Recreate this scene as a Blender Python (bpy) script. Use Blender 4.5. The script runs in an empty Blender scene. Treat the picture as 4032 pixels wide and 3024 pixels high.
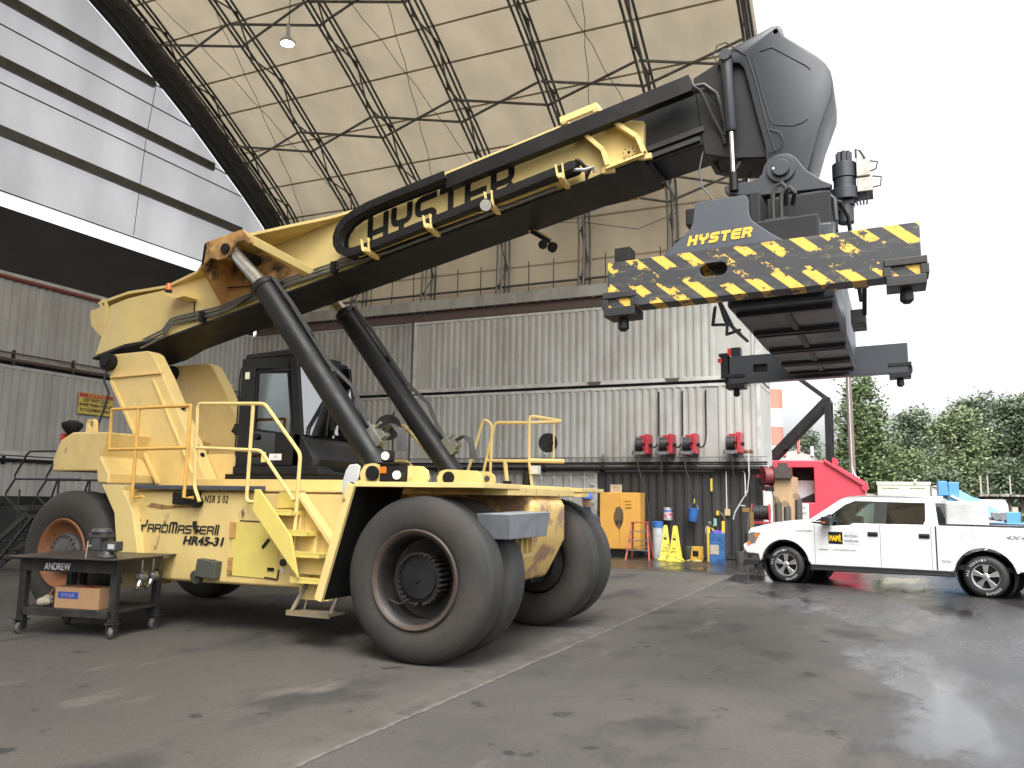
import bpy, bmesh, math, random
from mathutils import Vector, Matrix
random.seed(7)
scn = bpy.context.scene
COL = scn.collection
R = math.radians

# ------------------------------------------------------------ camera
cam_d = bpy.data.cameras.new('camera'); cam = bpy.data.objects.new('camera', cam_d); COL.objects.link(cam)
cam_d.sensor_width = 36.0; cam_d.lens = 3250.0/4032.0*36.0; cam_d.clip_start = 0.1; cam_d.clip_end = 3000
yaw, pitch, roll = 0.43153903, 0.13838703, 0.01603264
fw = Vector((-math.sin(yaw)*math.cos(pitch), math.cos(yaw)*math.cos(pitch), math.sin(pitch)))
r0 = Vector((math.cos(yaw), math.sin(yaw), 0)); u0 = r0.cross(fw)
rr = r0*math.cos(roll)+u0*math.sin(roll); uu = -r0*math.sin(roll)+u0*math.cos(roll)
mw = Matrix.Identity(4)
for i in range(3):
    mw[i][0] = rr[i]; mw[i][1] = uu[i]; mw[i][2] = -fw[i]
mw[0][3], mw[1][3], mw[2][3] = 0, 0, 1.76
cam.matrix_world = mw
scn.camera = cam
# ------------------------------------------------------------ sky, sun, exposure
SUN_EL, SUN_AZ = R(58), R(155)      # azimuth measured clockwise from +Y
w = bpy.data.worlds.new('World'); scn.world = w; w.use_nodes = True
wn = w.node_tree; wn.nodes.clear()
sky = wn.nodes.new('ShaderNodeTexSky'); sky.sky_type = 'NISHITA'; sky.sun_disc = False
sky.sun_elevation = SUN_EL; sky.sun_rotation = SUN_AZ
sky.air_density = 1.0; sky.dust_density = 6.0; sky.ozone_density = 1.0
hs = wn.nodes.new('ShaderNodeHueSaturation'); hs.inputs['Saturation'].default_value = 0.12
bg = wn.nodes.new('ShaderNodeBackground'); bg.inputs['Strength'].default_value = 0.15
wo = wn.nodes.new('ShaderNodeOutputWorld')
wn.links.new(sky.outputs[0], hs.inputs['Color']); wn.links.new(hs.outputs[0], bg.inputs['Color']); wn.links.new(bg.outputs[0], wo.inputs['Surface'])
sd = bpy.data.lights.new('sun', 'SUN'); sd.energy = 0.5; sd.angle = R(30); sd.color = (1.0, 0.98, 0.95)
so = bpy.data.objects.new('sun', sd); COL.objects.link(so)
sdir = Vector((math.sin(SUN_AZ)*math.cos(SUN_EL), math.cos(SUN_AZ)*math.cos(SUN_EL), math.sin(SUN_EL)))
so.rotation_euler = sdir.to_track_quat('Z', 'Y').to_euler(); so.location = (0, -10, 60)
scn.view_settings.view_transform = 'Standard'; scn.view_settings.look = 'None'
scn.view_settings.exposure = 1.62; scn.view_settings.gamma = 1.0
scn.render.engine = 'CYCLES'
scn.cycles.use_denoising = True
scn.cycles.max_bounces = 8; scn.cycles.diffuse_bounces = 4; scn.cycles.glossy_bounces = 4
scn.cycles.transmission_bounces = 6; scn.cycles.transparent_max_bounces = 8
scn.cycles.sample_clamp_indirect = 6.0; scn.cycles.caustics_reflective = False; scn.cycles.caustics_refractive = False

# ------------------------------------------------------------ materials
def M(name, col, rough=0.55, metal=0.0, col2=None, sc=2.0, lo=0.45, hi=0.7, col3=None, sc3=14.0, lo3=0.62, hi3=0.68,
      bump=0.0, bsc=40.0, coat=0.0, stretch=None, rough2=None, emit=None, spec=0.5, alpha=None):
    m = bpy.data.materials.new(name); m.use_nodes = True
    nt = m.node_tree; b = nt.nodes['Principled BSDF']; L = nt.links
    b.inputs['Roughness'].default_value = rough; b.inputs['Metallic'].default_value = metal
    b.inputs['Coat Weight'].default_value = coat; b.inputs['Specular IOR Level'].default_value = spec
    b.inputs['Base Color'].default_value = (*col, 1)
    tc = nt.nodes.new('ShaderNodeTexCoord'); vec = tc.outputs['Object']
    if stretch:
        mp = nt.nodes.new('ShaderNodeMapping'); mp.inputs['Scale'].default_value = stretch
        L.new(vec, mp.inputs['Vector']); vec = mp.outputs[0]
    cur = None
    def layer(c_in, c_to, s, l, h, det=7.0):
        n = nt.nodes.new('ShaderNodeTexNoise'); n.inputs['Scale'].default_value = s; n.inputs['Detail'].default_value = det
        n.inputs['Roughness'].default_value = 0.65
        L.new(vec, n.inputs['Vector'])
        r = nt.nodes.new('ShaderNodeMapRange'); r.inputs['From Min'].default_value = l; r.inputs['From Max'].default_value = h
        L.new(n.outputs['Fac'], r.inputs['Value'])
        mx = nt.nodes.new('ShaderNodeMix'); mx.data_type = 'RGBA'
        L.new(r.outputs[0], mx.inputs[0])
        if c_in is None: mx.inputs[6].default_value = (*col, 1)
        else: L.new(c_in, mx.inputs[6])
        mx.inputs[7].default_value = (*c_to, 1)
        return mx.outputs[2], r.outputs[0]
    if col2: 
        cur, f = layer(cur, col2, sc, lo, hi)
        if rough2 is not None:
            rm = nt.nodes.new('ShaderNodeMapRange'); rm.inputs['To Min'].default_value = rough; rm.inputs['To Max'].default_value = rough2
            L.new(f, rm.inputs['Value']); L.new(rm.outputs[0], b.inputs['Roughness'])
    if col3: cur, f = layer(cur, col3, sc3, lo3, hi3)
    if cur is not None: L.new(cur, b.inputs['Base Color'])
    if bump:
        n = nt.nodes.new('ShaderNodeTexNoise'); n.inputs['Scale'].default_value = bsc; n.inputs['Detail'].default_value = 5
        L.new(tc.outputs['Object'], n.inputs['Vector'])
        bp = nt.nodes.new('ShaderNodeBump'); bp.inputs['Strength'].default_value = bump; bp.inputs['Distance'].default_value = 0.02
        L.new(n.outputs['Fac'], bp.inputs['Height']); L.new(bp.outputs[0], b.inputs['Normal'])
    if emit:
        b.inputs['Emission Color'].default_value = (*col, 1); b.inputs['Emission Strength'].default_value = emit
    if alpha is not None: b.inputs['Alpha'].default_value = alpha
    return m

YEL = M('yellow_paint', (0.72,0.56,0.225), 0.42, col2=(0.62,0.47,0.19), sc=1.1, lo=0.42, hi=0.75, col3=(0.20,0.11,0.06), sc3=9, lo3=0.70, hi3=0.76, bump=0.04, bsc=6)
YELW = M('worn_yellow_paint', (0.70,0.53,0.21), 0.5, col2=(0.52,0.36,0.14), sc=1.6, lo=0.45, hi=0.8, col3=(0.13,0.075,0.05), sc3=5, lo3=0.63, hi3=0.70, stretch=(1,1,0.45), bump=0.05, bsc=8)
YELO = M('orange_yellow_paint', (0.72,0.42,0.10), 0.45, col2=(0.58,0.33,0.08), sc=6, col3=(0.10,0.06,0.05), sc3=11, lo3=0.68, hi3=0.72)
YELL = M('lemon_yellow_paint', (0.68,0.55,0.14), 0.5, col2=(0.60,0.48,0.13), sc=1.5, col3=(0.12,0.08,0.05), sc3=7, lo3=0.72, hi3=0.75)
YELP = M('pale_yellow_paint', (0.76,0.56,0.22), 0.45, col2=(0.66,0.50,0.2), sc=4)
RUSTY = M('greasy_rust_paint', (0.50,0.27,0.09), 0.6, col2=(0.02,0.015,0.012), sc=1.7, lo=0.46, hi=0.60, col3=(0.6,0.38,0.13), sc3=4, lo3=0.58, hi3=0.7, bump=0.1, bsc=20)
PEEL = M('rubbed_through_yellow', (0.72,0.50,0.17), 0.55, col2=(0.36,0.22,0.14), sc=2.4, lo=0.44, hi=0.52, col3=(0.75,0.6,0.3), sc3=26, lo3=0.66, hi3=0.7)
BLK = M('black_paint', (0.0075,0.008,0.009), 0.45, col2=(0.014,0.014,0.0145), sc=2.5, spec=.35, rough2=0.6, bump=0.03, bsc=10)
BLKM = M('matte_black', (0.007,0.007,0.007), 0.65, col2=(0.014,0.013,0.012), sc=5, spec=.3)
GRAPH = M('graphite_paint', (0.036,0.040,0.048), 0.38, col2=(0.027,0.030,0.036), sc=1.3, bump=0.02, bsc=12, rough2=0.5)
SLATE = M('slate_paint', (0.065,0.073,0.086), 0.5, col2=(0.052,0.058,0.068), sc=3)
DARKST = M('scuffed_dark_steel', (0.020,0.020,0.021), 0.5, col2=(0.045,0.043,0.04), sc=1.8, lo=0.5, hi=0.75, stretch=(0.5,1,2.5), rough2=0.65, bump=0.05, bsc=15)
STEEL = M('grey_steel', (0.28,0.29,0.30), 0.4, 0.7, col2=(0.2,0.2,0.2), sc=6)
CHROME = M('chrome', (0.75,0.76,0.78), 0.12, 1.0)
ALLOY = M('bright_alloy', (0.62,0.63,0.65), 0.25, 0.85)
ROD = M('polished_rod', (0.55,0.55,0.53), 0.28, 0.9, col2=(0.35,0.34,0.32), sc=8)
RUBBER = M('tyre_rubber', (0.024,0.023,0.022), 0.8, col2=(0.045,0.038,0.031), sc=1.2, lo=0.42, hi=0.7, col3=(0.02,0.02,0.02), sc3=2.6, lo3=0.6, hi3=0.72, bump=0.06, bsc=25)
TREAD = M('smooth_tread_rubber', (0.036,0.036,0.035), 0.7, col2=(0.027,0.027,0.026), sc=3, bump=0.05, bsc=40)
RUBK = M('black_rubber', (0.018,0.018,0.018), 0.6)
RIMK = M('dirty_black_rim', (0.016,0.015,0.014), 0.5, col2=(0.045,0.034,0.025), sc=5, lo=0.5, hi=0.7)
RIMB = M('brown_rim_flange', (0.055,0.038,0.027), 0.55, col2=(0.028,0.022,0.018), sc=6)
RIMO = M('rust_orange_rim', (0.22,0.085,0.03), 0.7, col2=(0.17,0.07,0.03), sc=4, col3=(0.05,0.03,0.02), sc3=12, lo3=0.6, hi3=0.7)
HUBG = M('grey_hub', (0.08,0.075,0.07), 0.6, col2=(0.04,0.04,0.04), sc=8)
MANI = M('manifold_grey', (0.20,0.20,0.17), 0.5, 0.3, col2=(0.12,0.12,0.1), sc=8)
HOSE = M('hydraulic_hose', (0.028,0.028,0.028), 0.5)
WHITEP = M('white_gloss_paint', (0.80,0.80,0.80), 0.22, coat=0.6)
WHITE = M('white_plastic', (0.75,0.75,0.73), 0.4)
AMBER = M('amber_lens', (0.75,0.16,0.02), 0.2, coat=0.5)
REDL = M('red_lens', (0.45,0.03,0.02), 0.25)
LENS = M('lamp_glass', (0.72,0.70,0.64), 0.15, coat=1.0, col2=(0.55,0.54,0.5), sc=30)
BLUE = M('blue_paint', (0.10,0.30,0.62), 0.4, col2=(0.14,0.36,0.68), sc=2)
BLUEP = M('blue_plastic', (0.035,0.13,0.38), 0.45, col2=(0.02,0.06,0.16), sc=4, lo=0.5, hi=0.7)
GREYC = M('light_grey_paint', (0.52,0.53,0.53), 0.4, col2=(0.42,0.43,0.43), sc=3)
TRUSS = M('weathered_truss_steel', (0.16,0.15,0.135), 0.5, 0.5, col2=(0.07,0.065,0.055), sc=3)
TRUSSD = M('dark_truss_steel', (0.02,0.02,0.021), 0.6)
CABLE = M('wire_cable', (0.05,0.048,0.045), 0.6)
BROWN = M('brown_painted_steel', (0.085,0.058,0.048), 0.65, col2=(0.10,0.07,0.058), sc=2)
SOOT = M('sooty_grey_sheet', (0.34,0.335,0.30), 0.7, col2=(0.20,0.195,0.175), sc=1.3, lo=0.42, hi=0.7, stretch=(1,1,0.35))

def glass(name, col=(0.9,0.93,0.93), a=0.25, rough=0.03):
    m = bpy.data.materials.new(name); m.use_nodes = True; nt = m.node_tree
    nt.nodes.clear(); o = nt.nodes.new('ShaderNodeOutputMaterial')
    t = nt.nodes.new('ShaderNodeBsdfTransparent'); t.inputs[0].default_value = (*col, 1)
    g = nt.nodes.new('ShaderNodeBsdfGlossy'); g.inputs['Roughness'].default_value = rough
    f = nt.nodes.new('ShaderNodeFresnel'); f.inputs[0].default_value = 1.5
    ad = nt.nodes.new('ShaderNodeMath'); ad.operation = 'ADD'; ad.inputs[1].default_value = a
    mx = nt.nodes.new('ShaderNodeMixShader')
    nt.links.new(f.outputs[0], ad.inputs[0]); nt.links.new(ad.outputs[0], mx.inputs[0])
    nt.links.new(t.outputs[0], mx.inputs[1]); nt.links.new(g.outputs[0], mx.inputs[2]); nt.links.new(mx.outputs[0], o.inputs[0])
    return m
GLASS = glass('clear_glass', (0.72,0.80,0.79), 0.06)
GLASSW = glass('cab_windscreen_glass', (0.62,0.72,0.71), 0.38)
GLASSD = glass('tinted_glass', (0.10,0.11,0.12), 0.08)

def fabric(name, col, trans, sc=0.7):
    m = bpy.data.materials.new(name); m.use_nodes = True; nt = m.node_tree; nt.nodes.clear()
    o = nt.nodes.new('ShaderNodeOutputMaterial')
    tc = nt.nodes.new('ShaderNodeTexCoord'); mp = nt.nodes.new('ShaderNodeMapping'); mp.inputs['Scale'].default_value = (1.2,1,0.35)
    n = nt.nodes.new('ShaderNodeTexNoise'); n.inputs['Scale'].default_value = sc; n.inputs['Detail'].default_value = 6
    r = nt.nodes.new('ShaderNodeMapRange'); r.inputs['From Min'].default_value = 0.35; r.inputs['From Max'].default_value = 0.7
    r.inputs['To Min'].default_value = 1.0; r.inputs['To Max'].default_value = 0.80
    nt.links.new(tc.outputs['Object'], mp.inputs[0]); nt.links.new(mp.outputs[0], n.inputs['Vector']); nt.links.new(n.outputs['Fac'], r.inputs['Value'])
    vm = nt.nodes.new('ShaderNodeVectorMath'); vm.operation = 'SCALE'; vm.inputs[0].default_value = col
    nt.links.new(r.outputs[0], vm.inputs['Scale'])
    d = nt.nodes.new('ShaderNodeBsdfDiffuse'); t = nt.nodes.new('ShaderNodeBsdfTranslucent'); mx = nt.nodes.new('ShaderNodeMixShader')
    mx.inputs[0].default_value = trans
    nt.links.new(vm.outputs[0], d.inputs[0]); nt.links.new(vm.outputs[0], t.inputs[0])
    nt.links.new(d.outputs[0], mx.inputs[1]); nt.links.new(t.outputs[0], mx.inputs[2]); nt.links.new(mx.outputs[0], o.inputs[0])
    return m

# ------------------------------------------------------------ mesh building
class MB:
    def __init__(s): s.v = []; s.f = []
    def add(s, vs, fs):
        k = len(s.v); s.v += [tuple(v) for v in vs]; s.f += [tuple(i+k for i in f) for f in fs]; return s
    def hexa(s, a):   # 8 points: bottom 4 then top 4
        return s.add(a, [(0,3,2,1),(4,5,6,7),(0,1,5,4),(1,2,6,5),(2,3,7,6),(3,0,4,7)])
    def box(s, x0, x1, y0, y1, z0, z1):
        x0, x1 = sorted((x0,x1)); y0, y1 = sorted((y0,y1)); z0, z1 = sorted((z0,z1))
        return s.hexa([(x0,y0,z0),(x1,y0,z0),(x1,y1,z0),(x0,y1,z0),(x0,y0,z1),(x1,y0,z1),(x1,y1,z1),(x0,y1,z1)])
    def beam(s, p0, p1, w, h, up=(0,0,1)):
        p0, p1 = Vector(p0), Vector(p1); d = (p1-p0).normalized(); u = Vector(up)
        sd_ = d.cross(u)
        if sd_.length < 1e-4: sd_ = d.cross(Vector((0,1,0)))
        sd_.normalize(); u = sd_.cross(d).normalized(); a = sd_*w/2; b = u*h/2
        return s.hexa([p0-a-b, p0+a-b, p1+a-b, p1-a-b, p0-a+b, p0+a+b, p1+a+b, p1-a+b])
    def tube(s, pts, r, n=8, caps=True):
        pts = [Vector(p) for p in pts]; k0 = len(s.v); prev = None; N = len(pts)
        for i, p in enumerate(pts):
            d = (pts[min(i+1,N-1)]-pts[max(i-1,0)]).normalized()
            if prev is None:
                a = d.cross(Vector((0,0,1)))
                if a.length < 1e-3: a = d.cross(Vector((0,1,0)))
            else: a = prev - d*prev.dot(d)
            a.normalize(); prev = a; b = d.cross(a)
            ri = r[i] if isinstance(r, (list,tuple)) else r
            for j in range(n):
                t = 2*math.pi*j/n; s.v.append(tuple(p+a*math.cos(t)*ri+b*math.sin(t)*ri))
        for i in range(N-1):
            for j in range(n):
                s.f.append((k0+i*n+j, k0+i*n+(j+1)%n, k0+(i+1)*n+(j+1)%n, k0+(i+1)*n+j))
        if caps:
            s.f.append(tuple(k0+j for j in range(n))[::-1]); s.f.append(tuple(k0+(N-1)*n+j for j in range(n)))
        return s
    def cyl(s, p0, p1, r0, r1=None, n=20):
        return s.tube([p0, p1], [r0, r0 if r1 is None else r1], n)
    def lathe(s, prof, org, axis, n=48, closed=False, caps=(True,True)):   # prof: (along, radius)
        o = Vector(org); ax = Vector(axis).normalized(); a = ax.cross(Vector((0,0,1)))
        if a.length < 1e-3: a = ax.cross(Vector((0,1,0)))
        a.normalize(); b = ax.cross(a); k0 = len(s.v)
        for (h, r) in prof:
            for j in range(n):
                t = 2*math.pi*j/n; s.v.append(tuple(o+ax*h+a*math.cos(t)*r+b*math.sin(t)*r))
        P = len(prof); rng = P if closed else P-1
        for i in range(rng):
            i2 = (i+1) % P
            for j in range(n):
                s.f.append((k0+i*n+j, k0+i*n+(j+1)%n, k0+i2*n+(j+1)%n, k0+i2*n+j))
        if not closed:
            if caps[0]: s.f.append(tuple(k0+j for j in range(n)))
            if caps[1]: s.f.append(tuple(k0+(P-1)*n+j for j in range(n)))
        return s
    def prism(s, poly, fa, fb):   # poly of 2D points, fa/fb map (a,b) to the two faces
        n = len(poly); A = [fa(*p) for p in poly]; B = [fb(*p) for p in poly]
        return s.add(A+B, [tuple(range(n))[::-1], tuple(range(n, 2*n))]+[(i,(i+1)%n,n+(i+1)%n,n+i) for i in range(n)])
    def xz(s, poly, y0, y1):      # side-view outline extruded across
        return s.prism(poly, lambda a, b: (a,y0,b), lambda a, b: (a,y1,b))
    def yz(s, poly, x0, x1):
        return s.prism(poly, lambda a, b: (x0,a,b), lambda a, b: (x1,a,b))
    def xy(s, poly, z0, z1):
        return s.prism(poly, lambda a, b: (a,b,z0), lambda a, b: (a,b,z1))
    def loft(s, rings, caps=True):
        n = len(rings[0]); k0 = len(s.v)
        for r_ in rings: s.v += [tuple(p) for p in r_]
        for i in range(len(rings)-1):
            for j in range(n): s.f.append((k0+i*n+j, k0+i*n+(j+1)%n, k0+(i+1)*n+(j+1)%n, k0+(i+1)*n+j))
        if caps: s.f.append(tuple(k0+j for j in range(n))[::-1]); s.f.append(tuple(k0+(len(rings)-1)*n+j for j in range(n)))
        return s
    def mesh(s, name, mat, ang=38):
        me = bpy.data.meshes.new(name); me.from_pydata(s.v, [], s.f)
        bm = bmesh.new(); bm.from_mesh(me); bmesh.ops.recalc_face_normals(bm, faces=bm.faces)
        for e in bm.edges:
            e.smooth = len(e.link_faces) == 2 and e.calc_face_angle(0) < R(ang)
        for f in bm.faces: f.smooth = True
        bm.to_mesh(me); bm.free()
        if mat: me.materials.append(mat)
        return me
    def build(s, name, mat, parent=None, bev=0.0, ang=38, seg=2):
        o = bpy.data.objects.new(name, s.mesh(name, mat, ang)); COL.objects.link(o)
        if parent: o.parent = parent
        if bev:
            b = o.modifiers.new('bevel', 'BEVEL'); b.width = bev; b.segments = seg; b.limit_method = 'ANGLE'; b.angle_limit = R(40); b.harden_normals = True
        return o

def tag(o, label=None, cat=None, group=None, kind=None):
    if label: o['label'] = label
    if cat: o['category'] = cat
    if group: o['group'] = group
    if kind: o['kind'] = kind
    return o
def thing(name, label, cat, loc=(0,0,0), rz=0.0, group=None):
    o = bpy.data.objects.new(name, None); COL.objects.link(o); o.location = loc; o.rotation_euler = (0,0,rz)
    o.empty_display_size = 0.2
    return tag(o, label, cat, group)
def kids(o): return [c for c in bpy.data.objects if c.parent == o]
def dup(root, loc=None, rz=None, label=None):
    r = root.copy(); COL.objects.link(r)
    if loc is not None: r.location = loc
    if rz is not None: r.rotation_euler = (0,0,rz)
    if label: r['label'] = label
    for ch in kids(root):
        c = ch.copy(); COL.objects.link(c); c.parent = r
        for g in kids(ch):
            d = g.copy(); COL.objects.link(d); d.parent = c
    return r
def carve(o, mb, bev=0, ang=38):   # boolean a hole, then keep only the resulting mesh
    c = bpy.data.objects.new('cutter', mb.mesh('cutter', None)); COL.objects.link(c); c.parent = o.parent
    bo = o.modifiers.new('cut', 'BOOLEAN'); bo.object = c; bo.operation = 'DIFFERENCE'; bo.solver = 'EXACT'
    dg = bpy.context.evaluated_depsgraph_get(); dg.update()
    me = bpy.data.meshes.new_from_object(o.evaluated_get(dg)); o.modifiers.clear(); o.data = me
    bpy.data.objects.remove(c)
    bm = bmesh.new(); bm.from_mesh(me)
    for e in bm.edges: e.smooth = len(e.link_faces) == 2 and e.calc_face_angle(0) < R(ang)
    for f in bm.faces: f.smooth = True
    bm.to_mesh(me); bm.free()
    if bev:
        b = o.modifiers.new('bevel', 'BEVEL'); b.width = bev; b.segments = 2; b.limit_method = 'ANGLE'; b.angle_limit = R(40); b.harden_normals = True
def text(body, size, mat, parent, mtx, sx=1.0, shear=0.0, bold=0.0, ext=0.003, name='lettering', align='LEFT', gap=1.0):
    cu = bpy.data.curves.new('t', 'FONT'); cu.body = body; cu.size = size; cu.shear = shear; cu.offset = bold; cu.extrude = ext; cu.align_x = align; cu.space_character = gap
    t = bpy.data.objects.new('t', cu); COL.objects.link(t)
    dg = bpy.context.evaluated_depsgraph_get(); dg.update()
    me = bpy.data.meshes.new_from_object(t.evaluated_get(dg)); bpy.data.objects.remove(t); bpy.data.curves.remove(cu)
    me.transform(Matrix.Diagonal((sx,1,1,1))); me.transform(mtx); me.materials.clear(); me.materials.append(mat); me.name = name
    o = bpy.data.objects.new(name, me); COL.objects.link(o)
    if parent: o.parent = parent
    return o
def frame_mtx(org, xd, yd):   # text plane: x direction, y direction
    x = Vector(xd).normalized(); z = x.cross(Vector(yd)).normalized(); y = z.cross(x)
    m = Matrix.Identity(4)
    for i in range(3): m[i][0] = x[i]; m[i][1] = y[i]; m[i][2] = z[i]; m[i][3] = org[i]
    return m
# blocky stroke letters (mitred ribbons, no overlaps)
def ribbon(mb, pts, t, place):
    n = len(pts); Lf = []; Rt = []
    for i, p in enumerate(pts):
        p = Vector(p).to_2d() if len(p) == 2 else Vector(p[:2])
        a = (Vector(pts[i])-Vector(pts[i-1])).normalized() if i else None
        b = (Vector(pts[i+1])-Vector(pts[i])).normalized() if i < n-1 else None
        d = a if b is None else b if a is None else (a+b).normalized()
        k = 1.0 if (a is None or b is None) else 1.0/max(0.4, math.sqrt((1+a.dot(b))/2))
        nn = Vector((-d.y, d.x))*t/2*k
        Lf.append(p+nn); Rt.append(p-nn)
    for i in range(n-1):
        q = [Lf[i], Rt[i], Rt[i+1], Lf[i+1]]
        mb.hexa([place(c.x,c.y,0) for c in q]+[place(c.x,c.y,1) for c in q])
def arc(cx, cy, r, a0, a1, n=5): return [(cx+r*math.cos(R(a0+(a1-a0)*i/n)), cy+r*math.sin(R(a0+(a1-a0)*i/n))) for i in range(n+1)]
def block_word(word, h, w_, t, gap, place):
    mb = MB(); x = 0; c = t/2; r = min(t*0.8, (h/2-c)/2.1)
    for ch in word:
        a, b_, top, mid = x+c, x+w_-c, h-c, h*0.5
        if ch == 'H':
            ribbon(mb, [(a,0),(a,h)], t, place); ribbon(mb, [(b_,0),(b_,h)], t, place); ribbon(mb, [(a+c,mid),(b_-c,mid)], t, place)
        elif ch == 'Y':
            ribbon(mb, [(a,h)]+arc(a+r,mid+r,r,180,270)+arc(b_-r,mid+r,r,270,360)+[(b_,h)], t, place)
            ym = mid-c; ribbon(mb, [((a+b_)/2,0),((a+b_)/2,ym)], t, place)
        elif ch == 'S':
            ribbon(mb, [(x+w_,top)]+arc(a+r,top-r,r,90,180)+arc(a+r,mid+r,r,180,270)+arc(b_-r,mid-r,r,90,0)+arc(b_-r,c+r,r,0,-90)+[(x,c)], t, place)
        elif ch == 'T':
            ribbon(mb, [(x,top),(x+w_,top)], t, place); ribbon(mb, [((a+b_)/2,0),((a+b_)/2,top-c)], t, place)
        elif ch == 'E':
            ribbon(mb, [(x+w_,top)]+arc(a+r,top-r,r,90,180)+arc(a+r,c+r,r,180,270)+[(x+w_,c)], t, place); ribbon(mb, [(a+c,mid),(x+w_*0.95,mid)], t, place)
        elif ch == 'R':
            ribbon(mb, [(a,0),(a,h-t)], t, place)
            ribbon(mb, [(x,top)]+arc(b_-r,top-r,r,90,0)+arc(b_-r,mid-c*0.2+r,r,0,-90)+[(a+c,mid-c*0.2)], t, place)
            ribbon(mb, [(b_-c*0.9,mid-c*1.2),(b_,mid-t*1.3),(b_,0)], t, place)
        elif ch == 'A':
            ribbon(mb, [(a,0),(a,top-r)]+arc(a+r,top-r,r,180,90)[1:]+arc(b_-r,top-r,r,90,0)+[(b_,0)], t, place); ribbon(mb, [(a+c,mid*.9),(b_-c,mid*.9)], t, place)
        elif ch == 'D':
            ribbon(mb, [(a,t),(a,h-t)], t, place); ribbon(mb, [(x,top)]+arc(b_-r,top-r,r,90,0)+arc(b_-r,c+r,r,0,-90)+[(x,c)], t, place)
        elif ch == 'M':
            ribbon(mb, [(a,0),(a,top-r)]+arc(a+r,top-r,r,180,90)[1:]+arc(b_-r,top-r,r,90,0)+[(b_,0)], t, place); ribbon(mb, [((a+b_)/2,0),((a+b_)/2,top-c)], t, place)
        elif ch == 'I':
            ribbon(mb, [(a,0),(a,h)], t, place); x += t-w_
        x += w_+gap
    return mb
def fit(body, W_, H_, mat, parent, mtx, shear=0.0, bold=0.0, ext=0.002, name='lettering', gap=1.0):
    o = text(body, 1.0, mat, None, Matrix.Identity(4), 1.0, shear, bold, 0.01, name, gap=gap)
    me = o.data; xs = [v.co.x for v in me.vertices]; ys = [v.co.y for v in me.vertices]
    sx, sy = W_/(max(xs)-min(xs)), H_/(max(ys)-min(ys)); mx, my = min(xs), min(ys)
    for v in me.vertices: v.co = ((v.co.x-mx)*sx, (v.co.y-my)*sy, v.co.z/0.01*ext)
    me.transform(mtx)
    if parent: o.parent = parent
    return o
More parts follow.
